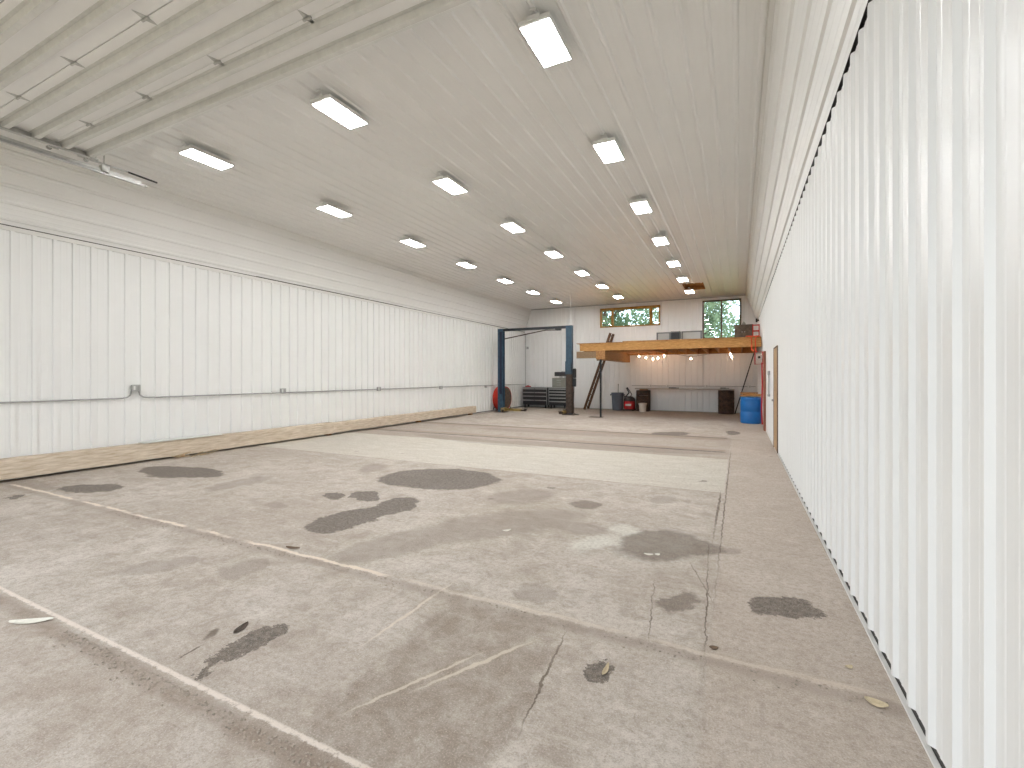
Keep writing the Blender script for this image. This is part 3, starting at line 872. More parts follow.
def splinters():
    rnd = random.Random(11)
    r = empty('splintered_wood', (-9.0, 5.02, 0)); tag(r, 'splintered wood broken off the timber, lying on the floor', 'wood debris')
    q = MB()
    for i in range(14):
        a = rnd.uniform(-0.5, 0.5) + (0 if i % 3 else 1.2)
        c = Vector((rnd.uniform(-.05, .06), rnd.uniform(-.38, .28), 0.012 + 0.012 * (i % 4)))
        l = rnd.uniform(.08, .20)
        d = Vector((math.sin(a) * 0.5, math.cos(a), rnd.uniform(0, .25))) * l
        q.bar(c, c + d, rnd.uniform(.012, .04), rnd.uniform(.006, .015))
    q.build('splinters', M['chip'], r)
splinters()

# ------------------------------------------------------------------ two-post lift
def lift():
    LXp, RXp, Y, H = -8.78, -5.83, 16.9, 3.42
    r = empty('two_post_lift', ((LXp + RXp) / 2, Y, 0))
    tag(r, 'dark blue two-post car lift with overhead beam', 'car lift')
    cx = (LXp + RXp) / 2
    for i, (px, sg) in enumerate(((LXp - cx, 1), (RXp - cx, -1))):
        b = MB().box(px - .24, px + .24, -0.2, 0.2, 0, 0.02).build('base_plate', M['rust'], r)
        c = MB()
        # C channel open toward the other post
        a_, b_, c_, d_ = .115, .10, .095, .085
        c.prism([(px - sg * a_, -b_), (px + sg * a_, -b_), (px + sg * a_, -.07), (px + sg * c_, -.07), (px + sg * c_, -d_), (px - sg * c_, -d_),
                 (px - sg * c_, d_), (px + sg * c_, d_), (px + sg * c_, .07), (px + sg * a_, .07), (px + sg * a_, b_), (px - sg * a_, b_)], 0.02, H)
        col = c.build('column', M['blue'], r)
        k = MB(); k.box(px - .07, px + .07, -.08, .08, 0.12 if i else 0.45, 1.55 if i else 2.3)
        k.build('carriage', M['rust'] if i else M['navy'], r)
        if i:
            k = MB(); k.box(px - .10, px + .12, -.130, -.102, 0.05, 1.55, .005); k.box(px + .117, px + .135, -.101, .09, 0.05, 1.55, .005)
            k.build('column_sleeve', M['rust'], r)
            k = MB(); k.box(px - .15, px - .118, -.08, .08, 1.55, 2.05, .01); k.box(px - .08, px + .10, -.16, -.102, 1.60, 1.95, .01)
            k.build('hose_bracket', M['blue'], r)
        else:
            k = MB(); k.box(px - .02, px + .08, -.125, -.102, .75, 3.3, .003); k.build('chain_guard', M['navy'], r)
        # swing arms
        for sy in (-1, 1):
            a = MB()
            p0 = Vector((px + sg * .12, sy * .08, .12)); p1 = Vector((px + sg * (.95 if sy > 0 else .45), -.10 if sy > 0 else -.75, .11)) if not i else Vector((px + sg * .12, sy * .5, .11))
            a.bar(p0, p1, .10, .09); 
            arm = a.build('swing_arm', M['arm_y'], r)
            e = MB(); e.bar(p1 - (p1 - p0).normalized() * .05, p1 + (p1 - p0).normalized() * .25, .07, .06)
            q = p1 + (p1 - p0).normalized() * .22
            e.lathe([(.05, 0), (.06, .01), (.06, .04), (.04, .045)], q + Vector((0, 0, .03)), 16)
            e.build('arm_pad', M['rust'], arm)
        # feet of arm pivot
        MB().box(px + sg * .05, px + sg * .20, -.16, .16, .05, .19, .01).build('arm_pivot', M['arm_y'] if not i else M['rust'], r)
    k = MB(); k.box(LXp - cx - .10, RXp - cx + .05, -.06, .06, H - .10, H, .005)
    k.build('overhead_beam', M['dark_steel'], r)
    k = MB(); k.tube([(LXp - cx + .20, -.10, H - .42), (RXp - cx - .95, -.10, H - .14), (RXp - cx - .45, -.06, H - .15)], .022, 8)
    k.build('shutoff_bar', M['rust'], r)
    k = MB(); k.box(RXp - cx - .55, RXp - cx - .33, -.10, .02, H - .17, H - .10, .005); k.build('shutoff_switch', M['black'], r)
    # hydraulic power unit on the right post
    ux = RXp - cx + .20
    pu = MB(); pu.lathe([(.03, 1.40), (.075, 1.42), (.075, 1.74), (.05, 1.77)], (ux, -.02, 0), 20); pu.build('power_unit', M['black'], r)
    pu = MB(); pu.box(ux - .06, ux + .06, -.08, .05, 1.08, 1.395, .02); pu.build('oil_tank', M['dark_steel'], r)
    k = MB(); k.tube([(ux, -.05, 1.08), (ux, -.10, .5), (ux + .02, -.12, .06), (ux + .2, -.1, .02)], .012, 6); k.build('hose', M['rubber'], r)
lift()

# drum fan
def drum_fan():
    r = empty('drum_fan', (-9.10, 17.60, 0), math.radians(87)); tag(r, 'large round red drum fan standing behind the lift post', 'fan')
    ax = Euler((PI / 2, 0, 0)).to_matrix()     # lathe axis to -y
    R, cz = 0.49, 0.54
    q = MB()
    q.lathe([(R - .02, -.20), (R, -.19), (R + .015, -.16), (R, -.14), (R, .14), (R + .015, .16), (R, .19), (R - .02, .20), (R - .03, .19), (R - .03, -.19)], (0, 0, cz), 40, ax)
    smooth_by_angle(q.build('housing', M['red'], r))
    for sy in (-1, 1):
        g = MB(); g.lathe([(.45, -.002), (.45, .002)], (0, sy * .192, cz), 32, ax)
        for rr in (.08, .15, .22, .29, .36, .43):
            g.tube([(rr * math.cos(a), sy * .205, cz + rr * math.sin(a)) for a in [2 * PI * i / 32 for i in range(32)]], .005, 5, closed=True)
        for i in range(12):
            a = 2 * PI * i / 12
            g.tube([(.08 * math.cos(a), sy * .205, cz + .08 * math.sin(a)), (.455 * math.cos(a), sy * .200, cz + .455 * math.sin(a))], .005, 5)
        g.lathe([(.08, -.004), (.08, .004)], (0, sy * .207, cz), 20, ax)
        g.build('grille', M['grille'], r)
    b = MB()
    for i in range(4):
        a = i * PI / 2 + .3
        d = Vector((math.cos(a), 0, math.sin(a))); t = Vector((-math.sin(a), 0, math.cos(a)))
        c = Vector((0, 0, cz))
        pts = [c + d * .06 - t * .05 + Vector((0, .04, 0)), c + d * .41 - t * .15 + Vector((0, .06, 0)), c + d * .42 + t * .10 + Vector((0, -.06, 0)), c + d * .06 + t * .05 + Vector((0, -.04, 0))]
        b.poly(pts); b.poly([p + Vector((0, .006, 0)) for p in pts])
    b.lathe([(.09, -.09), (.09, .09)], (0, 0, cz), 20, ax)
    b.build('blades', M['grille'], r)
    s_ = MB()
    for sx in (-1, 1):
        s_.tube([(sx * .32, -.28, .03), (sx * .32, -.22, .15), (sx * .30, .0, .22), (sx * .32, .22, .15), (sx * .32, .28, .03)], .018, 8)
    s_.tube([(-.32, .28, .035), (.32, .28, .035)], .018, 8); s_.tube([(-.32, -.28, .035), (.32, -.28, .035)], .018, 8)
    s_.build('stand', M['dark_steel'], r)
    for sx in (-1, 1):
        w = MB(); w.lathe([(.04, -.02), (.07, -.02), (.07, .02), (.04, .02)], (sx * .37, .28, .07), 18, Euler((0, PI / 2, 0)).to_matrix()); w.build('wheel', M['rubber'], r)
drum_fan()

# ------------------------------------------------------------------ tool cabinets
def tool_cabinet(name, x0, x1, yf, yb, cols, rows, h, label, legs=True):
    r = empty(name, ((x0 + x1) / 2, (yf + yb) / 2, 0)); tag(r, label, 'tool cabinet')
    w, d = (x1 - x0) / 2, (yb - yf) / 2
    z0 = 0.14
    b = MB(); b.box(-w, w, -d + .012, d, z0, h - .03, .006); b.build('body', M['drawer'], r)
    b = MB(); b.box(-w - .008, w + .008, -d - .006, d, h - .03, h, .006); b.build('worktop', M['silver'], r)
    edges = [-w + .02 + i * (2 * w - .04) / cols for i in range(cols + 1)]
    hs = rows; tot = sum(hs); Hh = h - .05 - z0 - .02
    for i in range(cols):
        z = h - .05
        for rr in hs:
            dz = Hh * rr / tot
            dwr = MB().box(edges[i] + .006, edges[i + 1] - .006, -d - .006, -d + .011, z - dz + .006, z - .004, .003).build('drawer', M['drawer'], r)
            MB().box(edges[i] + .012, edges[i + 1] - .012, -d - .022, -d - .0062, z - .050, z - .006, .003).build('drawer_handle', M['silver'], dwr)
            z -= dz
    for sx in (-1, 1):
        st = MB().box(sx * w - .012 * (1 + sx) - 0.0, sx * w + .012 * (1 - sx), -d - .004, -d + .0115, z0 + .01, h - .035).build('corner_strip', M['silver'], r)
        for sy in (-1, 1):
            q = MB(); q.lathe([(.03, -.018), (.055, -.018), (.055, .018), (.03, .018)], (sx * (w - .1), sy * (d - .08), .055), 16, Euler((0, PI / 2, 0)).to_matrix())
            q.box(sx * (w - .1) - .03, sx * (w - .1) + .03, sy * (d - .08) - .03, sy * (d - .08) + .03, .09, z0)
            q.build('caster', M['rubber'], r)
    return r
tool_cabinet('tool_cabinet', -9.16, -7.92, 19.80, 20.36, 2, [1, 1, 1.1, 1.3], 0.97, 'wide black and silver rolling tool cabinet with two drawer columns')
tool_cabinet('tool_cabinet', -7.84, -6.98, 19.80, 20.36, 1, [1, 1, 1.1, 1.2, 1.4], 0.97, 'narrower black rolling tool cabinet carrying a grey tool chest')
def top_chest():
    r = empty('tool_chest', (-7.36, 20.08, 0.97)); tag(r, 'grey top tool chest standing on the narrower cabinet', 'tool chest')
    MB().box(-.34, .34, -.2, .2, 0, .36, .012).build('body', M['chest'], r)
    MB().box(-.345, .345, -.205, .205, .3605, .43, .015).build('lid', M['chest'], r)
    for z in (.04, .145, .25):
        d = MB().box(-.31, .31, -.213, -.2005, z, z + .09, .004).build('drawer', M['chest'], r)
        MB().box(-.1, .1, -.228, -.2135, z + .055, z + .072, .003).build('drawer_handle', M['silver'], d)
top_chest()
def radio():
    r = empty('black_case', (-7.18, 20.02, 1.402)); tag(r, 'long black case lying on top of the grey tool chest', 'case')
    MB().box(-.40, .36, -.15, .15, 0.08, .27, .02).build('body', M['black'], r)
    for sx in (-.14, .10):
        for sy in (-.1, .1): MB().box(sx - .03, sx + .03, sy - .03, sy + .03, 0, .0795, .004).build('foot', M['silver'], r)
    for sx in (-.2, .2): MB().box(sx - .03, sx + .03, -.163, -.1505, .12, .19, .003).build('latch', M['dark_steel'], r)
    MB().tube([(-.10, 0, .27), (-.10, 0, .30), (.10, 0, .30), (.10, 0, .27)], .01, 8).build('handle', M['black'], r)
radio()
o = MB(); o.lathe([(.03, 0), (.032, .01), (.032, .15), (.012, .19), (.012, .24)], (0, 0, 0), 16)
o = o.build('spray_bottle', M['white_pvc'], loc=(-8.62, 20.05, .9705)); tag(o, 'small white bottle on top of the wide tool cabinet', 'bottle')
o = MB(); o.box(-.12, .12, -.08, .08, 0, .05, .01); o.box(-.05, .05, -.04, .04, .05, .075, .01)
o = o.build('shop_tray', M['red2'], loc=(-8.98, 20.05, .9705)); tag(o, 'small red tray on the wide tool cabinet', 'tray')

# ------------------------------------------------------------------ loft
def loft():
    X0, X1, Y0, Y1 = -5.21, 0.63, 16.25, 20.45
    r = empty('wooden_loft', (X0, Y0, 0)); tag(r, 'wooden loft platform of orange pine joists on the back wall', 'loft')
    def lb(name, m, *a, **k):
        o = MB().box(a[0] - X0, a[1] - X0, a[2] - Y0, a[3] - Y0, a[4], a[5], k.get('bev', .003)).build(name, M[m], r)
        return o
    lb('rim_joist', 'timber', X0, X1, Y0, Y0 + .04, 2.39, 2.655)
    lb('ledger', 'joist', -4.68, X1, Y1 - .04, Y1, 2.39, 2.655)
    lb('deck_board', 'ply', X0 - .12, -3.66, Y0 - .03, 19.25, 2.6555, 2.675)
    lb('deck_board', 'ply', -4.66, -3.665, 19.26, Y1, 2.6555, 2.675)
    lb('deck_board', 'ply', -3.655, -1.4, Y0 - .012, Y1, 2.6555, 2.705)
    lb('deck_board', 'ply', -1.395, X1, Y0 - .012, Y1, 2.6555, 2.705)
    x = X0 + .02
    while x < X1 - .03:
        lb('joist', 'joist', x, x + .038, Y0 + .041, (19.2 if x < -4.7 else Y1 - .041), 2.40, 2.654)
        x += .406
    lb('carrier_beam', 'timber_d', -4.60, -4.27, Y0 - .02, Y1, 2.08, 2.385)
    lb('header_beam', 'header', X0 - .12, -4.605, Y0 - .02, Y0 + .09, 2.13, 2.37)
    lb('header_beam', 'header', X0 - .12, -4.605, 18.9, 19.0, 2.13, 2.37)
    q = MB(); q.tube([(-4.45 - X0, .06, 0.012), (-4.45 - X0, .06, 2.079)], .034, 12)
    q.build('support_post', M['dark_steel'], r)
    q = MB().box(-4.85 - X0, -4.38 - X0, -.10, .20, 0.0, 0.012).build('post_base', M['rust'], r)
    return r
loft()

# ladder through the loft's open corner
def ladder():
    r = empty('wooden_ladder', (-6.09, 19.90, 0)); tag(r, 'dark wooden ladder leaning through the open corner of the loft', 'ladder')
    B, T = Vector((0, 0, 0.0)), Vector((1.16, 0, 3.33))
    for sy in (-.27, .27):
        MB().bar(B + Vector((0, sy, .02)), T + Vector((0, sy, 0)), .055, .10, up=(1, 0, 0)).build('rail', M['ladder'], r)
    n = 13
    for i in range(n):
        p = B.lerp(T, (i + .6) / n)
        MB().bar(p + Vector((0, -.247, 0)), p + Vector((0, .247, 0)), .07, .03).build('rung', M['ladder'], r)
ladder()

# string of warm bulbs under the loft
BULBS = [(-3.72, 19.6, 2.31), (-3.44, 19.6, 2.25), (-3.16, 19.6, 2.19), (-2.96, 19.6, 2.22), (-2.72, 19.6, 2.31), (-1.70, 19.6, 2.18), (-0.29, 19.6, 2.33), (-0.23, 19.54, 2.21)]
sl = empty('string_lights', (-3.9, 19.6, 2.36)); tag(sl, 'string of small warm bulbs hanging under the loft', 'string lights')
pts = []
for i, (x, y, z) in enumerate(BULBS[:7]):
    zt = min(z + .07, 2.385)
    pts.append((x + 3.9, y - 19.6, zt - 2.36))
    if i < 6:
        nx = BULBS[i + 1][0]
        pts.append(((x + nx) / 2 + 3.9, 0, (2.35 if nx - x > .5 else zt) - 2.36))
pts = [(0, 0, 0.025)] + pts + [(4.1, 0, 0.02)]
MB().tube(pts, .005, 6).build('wire', M['black'], sl)
for (x, y, z) in BULBS:
    b = MB(); b.lathe([(.004, -.042), (.016, -.034), (.024, -.016), (.025, 0), (.018, .018), (.011, .03)], (x + 3.9, y - 19.6, z - 2.36), 14)
    bb_ = smooth_by_angle(b.build('bulb', M['bulb'], sl), 60)
    MB().lathe([(.011, .0305), (.013, .032), (.013, .07)], (x + 3.9, y - 19.6, z - 2.36), 10).build('socket', M['black'], bb_)

# things on the loft
def framed_panel(name, x0, x1, h, label):
    r = empty(name, ((x0 + x1) / 2, 19.6, 2.705)); tag(r, label, 'framed panel', 'grey framed panels standing on the loft')
    w = (x1 - x0) / 2
    f = MB(); f.box(-w, w, 0, .03, h - .05, h); f.box(-w, w, 0, .03, 0, .04); f.box(-w, -w + .06, 0, .03, .04, h - .05); f.box(w - .06, w, 0, .03, .04, h - .05)
    f.build('frame', M['grey_frame'], r)
    MB().box(-w + .06, w - .06, .01, .02, .04, h - .05).build('screen', M['mesh_pale'], r)
    fo = MB()
    for sx in (-1, 1): fo.box(sx * (w - .05) - .02, sx * (w - .05) + .02, -.12, .15, 0.0, .02)
    fo.build('foot', M['grey_frame'], r)
framed_panel('framed_panel', -3.02, -2.46, .56, 'grey framed panel on the loft at the ladder side of the dark box')
framed_panel('framed_panel', -2.06, -1.29, .57, 'wider grey framed panel on the loft next to the tall window')
b_ = MB(); b_.box(-.18, .18, -.15, .15, 0, .56, .01); 
b_ = b_.build('dark_box', M['grey_frame'], loc=(-2.26, 19.5, 2.705)); tag(b_, 'dark grey box standing between the two framed panels on the loft', 'box')
MB().box(-.16, .16, -.158, -.1505, .04, .52, .003).build('box_door', M['dark_steel'], b_)
cb = empty('old_cabinet', (0.145, 17.6, 2.705)); tag(cb, 'old brown wooden cabinet on the loft in front of the tall window', 'cabinet')
MB().box(-.27, .27, -.22, .22, 0, .48, .006).build('body', M['cab'], cb)
MB().box(-.285, .285, -.235, .23, .4805, .51, .005).build('top', M['cab'], cb)
for sx in (-1, 1):
    d = MB().box(.008 if sx > 0 else -.255, .255 if sx > 0 else -.008, -.232, -.2205, .03, .46, .004).build('door', M['cab'], cb)
    MB().lathe([(.008, 0), (.014, .012), (.006, .02)], (sx * .04, -.233, .26), 10, Euler((PI / 2, 0, 0)).to_matrix()).build('knob', M['silver'], d)
o = MB(); o.lathe([(.05, 0), (.055, .01), (.055, .07), (.02, .10), (.02, .12)], (0, 0, 0), 14)
o = o.build('small_can', M['chest'], loc=(0.16, 17.62, 3.2155)); tag(o, 'small can on top of the old brown cabinet', 'can')

# red frame, cords and hoses near the right wall
rk = empty('red_rack', (0.515, 17.25, 2.705)); tag(rk, 'red metal rack on the loft beside the brown cabinet', 'rack')
q = MB()
for sx in (-.09, .09):
    for sy in (-.09, .09): q.tube([(sx, sy, 0), (sx, sy, .48)], .013, 8)
for z in (.06, .26, .46): q.tube([(-.09, -.09, z), (.09, -.09, z), (.09, .09, z), (-.09, .09, z)], .010, 6, closed=True)
q.build('frame', M['red'], rk)
for z in (.07, .27): MB().box(-.095, .095, -.095, .095, z, z + .012).build('shelf', M['red'], rk)

def wave(a, b, n, amp, seed):
    rnd = random.Random(seed); a, b = Vector(a), Vector(b)
    return [a.lerp(b, i / n) + Vector((rnd.uniform(-amp, amp), rnd.uniform(-amp, amp), 0)) * (0 if i in (0, n) else 1) for i in range(n + 1)]
q = MB()
q.tube([(0.20, 16.19, 2.70 + .022), (0.30, 16.20, 2.73), (0.42, 16.22, 2.722), (0.55, 16.21, 2.73), (0.60, 16.37, 2.722), (0.40, 16.41, 2.722), (0.28, 16.33, 2.722), (0.34, 16.21, 2.726), (0.36, 16.16, 2.62), (0.37, 16.16, 2.45), (0.36, 16.10, 2.30), (0.42, 16.00, 2.235)], .014, 8)
q.tube([(0.50, 16.19, 2.735), (0.46, 16.15, 2.60), (0.48, 16.15, 2.40), (0.47, 16.13, 2.26), (0.50, 16.0, 2.235)], .014, 8)
o = centre(smooth_by_angle(q.build('extension_cord', M['orange']), 60)); tag(o, 'orange extension cord hanging over the corner of the loft', 'extension cord')
hr = empty('hose_reel', (0.655, 15.75, 2.02)); tag(hr, 'red square reel frame with a white coil on the wall below the loft', 'hose reel')
q = MB()
for x in (-.20, -.02):
    pass
q.tube([(-.21, -.02, .19), (-.0, -.02, .19), (-.0, -.02, -.18), (-.21, -.02, -.18)], .015, 8, closed=True)
q.tube([(-.21, .16, .19), (-.0, .16, .19), (-.0, .16, -.18), (-.21, .16, -.18)], .015, 8, closed=True)
for z in (.19, -.18): q.tube([(-.21, -.02, z), (-.21, .16, z)], .012, 8)
q.build('frame', M['red2'], hr)
q = MB()
for i in range(4):
    q.tube([(-.10 + .085 * math.cos(a), .02 + i * .035, .03 + .085 * math.sin(a)) for a in [2 * PI * k / 20 for k in range(20)]], .016, 6, closed=True)
q.build('coil', M['white_pvc'], hr)
q = MB(); q.lathe([(.035, 0), (.035, .20)], (-.10, .18, .03), 14, Euler((PI / 2, 0, 0)).to_matrix()); q.build('axle', M['dark_steel'], hr)
q = MB(); q.tube([(XR - .06, 15.55, 1.86), (XR - .05, 15.5, 1.2), (XR - .07, 15.5, .5), (XR - .05, 15.5, .05)], .022, 8)
q.tube([(XR - .06, 15.55, 1.86), (XR - .05, 15.60, 1.88), (XR - .05, 15.66, 1.87)], .022, 8)
o = centre(smooth_by_angle(q.build('air_hose', M['red2']), 60)); tag(o, 'red hose hanging down the wall beside the blue drum', 'hose')
q = MB(); q.box(XR - .07, XR - .022, 14.15, 14.55, 0.0, 2.15, .004)
o = centre(q.build('wall_board', M['redwood'])); tag(o, 'tall narrow brown board upright against the wall by the red hose', 'board')
q = MB(); q.tube([(XR - .045, 12.37, 1.05), (XR - .045, 12.37, 1.5)], .014, 8); q.box(XR - .07, XR - .02, 12.32, 12.42, 1.00, 1.05, .004); q.box(XR - .07, XR - .02, 12.32, 12.42, 1.5, 1.60, .004)
o = centre(q.build('switch_conduit', M['box_grey'])); tag(o, 'grey switch box and short conduit beside the tan door', 'switch')
sp = empty('wall_speaker', (XR - .02, 18.8, 3.42)); tag(sp, 'small black speaker mounted at the top of the wall near the loft', 'speaker')
MB().box(-.11, -.05, -.05, .05, .0, .13, .01).build('speaker_body', M['black'], sp)
MB().box(-.05, .0, -.02, .02, .04, .09).build('mount', M['dark_steel'], sp)
o = MB().tube([(-0.13, 20.02, 0.01), (0.54, 20.33, 2.375)], .022, 8).build('metal_pipe', M['dark_steel']); tag(centre(o), 'long dark pipe leaning against the back wall by the blue drum', 'pipe')

# drums
def drum(loc, m, label, h=.88, R=.29, group=None, plastic=False):
    r = empty('drum', loc); tag(r, label, 'drum', group)
    b = MB()
    pr = [(R - .02, 0), (R, .015), (R, h * .32), (R + .012, h * .335), (R, h * .35), (R, h * .64), (R + .012, h * .655), (R, h * .67), (R, h - .02), (R + .006, h - .01), (R, h), (R - .02, h), (R - .025, h - .02)]
    if plastic:
        pr = [(R - .03, 0), (R - .01, .02), (R, .06), (R, h * .42), (R - .008, h * .44), (R - .008, h * .47), (R, h * .49), (R, h - .14), (R - .012, h - .10), (R - .004, h - .08), (R - .004, h - .05), (R - .02, h - .01), (R - .03, h)]
    b.lathe(pr, (0, 0, 0), 40)
    smooth_by_angle(b.build('drum_body', M[m], r), 50)
    return r
d = drum((0.345, 16.35, 0), 'barrel_b', 'blue plastic drum with scrap wood on top, by the wall', .82, .30, None, True)
for sx in (-.12, .12): MB().lathe([(.03, 0), (.03, .02), (.025, .025)], (sx, 0, .8205), 12).build('bung', M['white_pvc'], d)
for i, (dx, dy, a, w, l, z) in enumerate(((-.02, -.02, .1, .26, .56, .847), (.03, .03, -.25, .12, .52, .881), (-.05, .06, .35, .10, .50, .921))):
    th = (.035, .04, .05)[i]
    o = MB().box(-l / 2, l / 2, -w / 2, w / 2, 0, th - .002, .003).build('wood_scrap', M['timber_d'] if i != 1 else M['timber'])
    o.location = (0.345 + dx, 16.35 + dy, z); o.rotation_euler = (0, 0, a)
    tag(o, ['wide wood scrap lying directly on the blue drum', 'paler middle wood scrap in the stack on the blue drum', 'topmost narrow wood scrap on the blue drum'][i], 'wood scrap', 'wood scraps stacked on the blue drum')
d = drum((-0.44, 20.02, 0), 'barrel_br', 'rusty dark steel drum against the back wall near the leaning pipe', .92, .29)
MB().lathe([(.03, 0), (.03, .012)], (.12, -.1, .9205), 12).build('bung', M['dark_steel'], d)
# brown crate
cr = empty('brown_crate', (-3.64, 20.12, 0)); tag(cr, 'tall dark brown slatted crate behind the white bucket', 'crate')
q = MB()
for z in (0, .22, .44, .66): q.box(-.28, .28, -.24, -.22, z + .005, z + .20, .003)
for z in (0, .22, .44, .66): q.box(-.28, .28, .22, .24, z + .005, z + .20, .003)
q.bm.free()
for z in (0, .22, .44, .66):
    for ya in (-.24, .22): MB().box(-.235, .235, ya, ya + .02, z + .005, z + .20, .003).build('slat', M['barrel_br'], cr)
q = MB(); q.box(-.255, -.2355, -.24, .24, 0, .88, .003); q.box(.2355, .255, -.24, .24, 0, .88, .003); q.build('side_panel', M['barrel_br'], cr)
q = MB(); q.box(-.235, .235, -.2195, .2195, .86, .88); q.box(-.235, .235, -.2195, .2195, .0, .02); q.build('top_panel', M['rust'], cr)
# grey plank spanning crate and drum
pl = MB().box(-3.95, -.14, 19.86, 20.30, .9325, .975, .004).build('grey_plank', M['plank_grey']); tag(centre(pl), 'long grey plank laid from the brown crate to the rusty drum', 'plank')
o = MB().box(-.16, .16, -.12, .12, 0, .0495, .004).build('spacer_block', M['timber_d'], loc=(-3.62, 20.10, .8805)); tag(o, 'low wood spacer between the brown crate and the grey plank', 'wood block')
for i, (x, lab, m, s_) in enumerate(((-2.45, 'small dark tool on the grey plank', 'black', (.14, .05, .04)), (-0.55, 'small grey can lying on the plank above the rusty drum', 'chest', (.10, .05, .06)))):
    o = MB().box(-s_[0], s_[0], -s_[1], s_[1], 0, s_[2], .012).tube([(s_[0], 0, s_[2] / 2), (s_[0] + .12, 0, s_[2] / 2)], .014, 8)
    o = o.build('hand_tool', M[m], loc=(x, 19.98, .9755)); tag(o, lab, 'tool')

# trash can
tc_ = empty('trash_can', (-4.72, 20.02, 0)); tag(tc_, 'grey round plastic trash can against the back wall', 'trash can')
b = MB(); b.lathe([(.20, 0), (.215, .01), (.255, .72), (.275, .725), (.28, .76), (.265, .765), (.255, .75), (.245, .72), (.20, .03)], (0, 0, 0), 36)
smooth_by_angle(b.build('can_body', M['can'], tc_), 40)
for sx in (-1, 1): MB().box(sx * .29 - .022, sx * .29 + .022, -.06, .06, .64, .70, .01).build('handle', M['can'], tc_)
o = MB().tube([(0, 0, 0), (.02, .04, 1.03)], .016, 8).tube([(.02, .04, 1.03), (.022, .045, 1.09)], .022, 8).build('broom_handle', M['chest'], loc=(-4.72, 20.05, .05)); tag(o, 'grey pole sticking up out of the trash can', 'pole')

# red shop vacuum
sv = empty('shop_vacuum', (-4.20, 19.98, 0)); tag(sv, 'red and black shop vacuum between trash can and crate', 'vacuum')
b = MB(); b.lathe([(.20, .07), (.235, .09), (.24, .40), (.22, .42)], (0, 0, 0), 30); smooth_by_angle(b.build('tank', M['red2'], sv), 40)
b = MB(); b.lathe([(.235, .4205), (.24, .44), (.22, .54), (.15, .60), (.10, .62)], (0, 0, 0), 30); smooth_by_angle(b.build('motor_head', M['black'], sv), 40)
b = MB(); b.box(-.23, .23, -.23, .23, .03, .069, .02); b.build('base', M['black'], sv)
for sx in (-1, 1):
    for sy in (-1, 1):
        MB().lathe([(.01, -.012), (.03, -.012), (.03, .012), (.01, .012)], (sx * .19, sy * .19, .03), 12, Euler((0, PI / 2, 0)).to_matrix()).build('caster', M['rubber'], sv)
MB().box(-.12, .12, -.250, -.225, .22, .30, .004).build('badge', M['white_pvc'], sv)
MB().tube([(-.14, -.02, .52), (-.20, -.05, .60), (-.12, -.08, .62), (.0, -.06, .78), (-.12, -.02, .98)], .028, 10).build('vacuum_hose', M['black'], sv)
MB().tube([(.02, 0, .58), (.10, .02, .70), (-.10, .05, 1.0)], .018, 8).build('wand', M['black'], sv)

# bucket
bk = empty('bucket', (-3.56, 19.52, 0)); tag(bk, 'white plastic bucket on the floor before the brown crate', 'bucket')
b = MB(); b.lathe([(.125, 0), (.13, .005), (.15, .30), (.165, .31), (.168, .36), (.155, .365), (.145, .35), (.125, .02)], (0, 0, 0), 30)
smooth_by_angle(b.build('bucket_body', M['bucket'], bk), 40)
MB().tube([(.166 * math.cos(a), -.02 - .10 * math.sin(a), .34 - .14 * math.sin(a)) for a in [PI * i / 12 for i in range(13)]], .004, 6).build('bail_handle', M['silver'], bk)

# small debris on the floor
def leaf(loc, rz, l, w, m, label, cat, name, curl=.02, group=None):
    mb = MB()
    n = 9
    up, lo = [], []
    for i in range(n):
        t_ = i / (n - 1); x = (t_ - .5) * l; y = w * math.sin(PI * min(1, t_ * .97 + .02)) ** .7 / 2
        z = .004 + curl * (2 * t_ - 1) ** 2
        up.append((x, y, z + curl * .5)); lo.append((x, -y, z)); 
    mid = [((i / (n - 1) - .5) * l, 0, .003 + curl * .6 * (2 * i / (n - 1) - 1) ** 2) for i in range(n)]
    for i in range(n - 1):
        for A, B in ((up, mid), (mid, lo)):
            mb.poly([A[i], A[i + 1], B[i + 1], B[i]])
    bmesh.ops.remove_doubles(mb.bm, verts=mb.bm.verts[:], dist=1e-5)
    fs = bmesh.ops.solidify(mb.bm, geom=mb.bm.faces[:], thickness=.0015)
    o = mb.build(name, M[m]); o.location = loc; o.rotation_euler = (0, 0, rz)
    tag(o, label, cat, group)
    return o
leaf((-3.80, 1.215, 0.0), .62, .23, .05, 'scrap', 'white torn scrap on the concrete before the pale floor joint', 'scrap', 'torn_scrap', .010)
leaf((0.555, 2.58, 0.0), -.25, .085, .05, 'leaf_dry', 'big dry tan leaf at the foot of the near ribbed wall', 'leaf', 'dry_leaf', .008)
leaf((0.50, 2.84, 0.0), .6, .04, .025, 'leaf_dry', 'small dry leaf just past the big tan leaf by the wall', 'leaf', 'dry_leaf', .006)
leaf((-0.595, 2.27, 0.0), 1.5, .10, .022, 'leaf_dry', 'curled yellow strip on the edge of the dark spot', 'leaf', 'dry_leaf', .012)
leaf((-0.665, 3.91, 0.0), .2, .075, .03, 'scrap', 'white chip on the dark patch, the longer of two', 'paper chip', 'paper_chip', .006)
leaf((-0.60, 3.94, 0.0), .8, .05, .035, 'scrap', 'white chip on the dark patch, the rounder of two', 'paper chip', 'paper_chip', .006)
leaf((-1.98, 3.92, 0.0), .9, .09, .035, 'scrap', 'pale chip on the brown tyre-marked floor mid-hall', 'paper chip', 'paper_chip', .008)
leaf((-3.42, 2.72, 0.0), .2, .14, .04, 'jamb', 'dark wood chip lying on the pale floor joint', 'wood chip', 'wood_chip', .006)
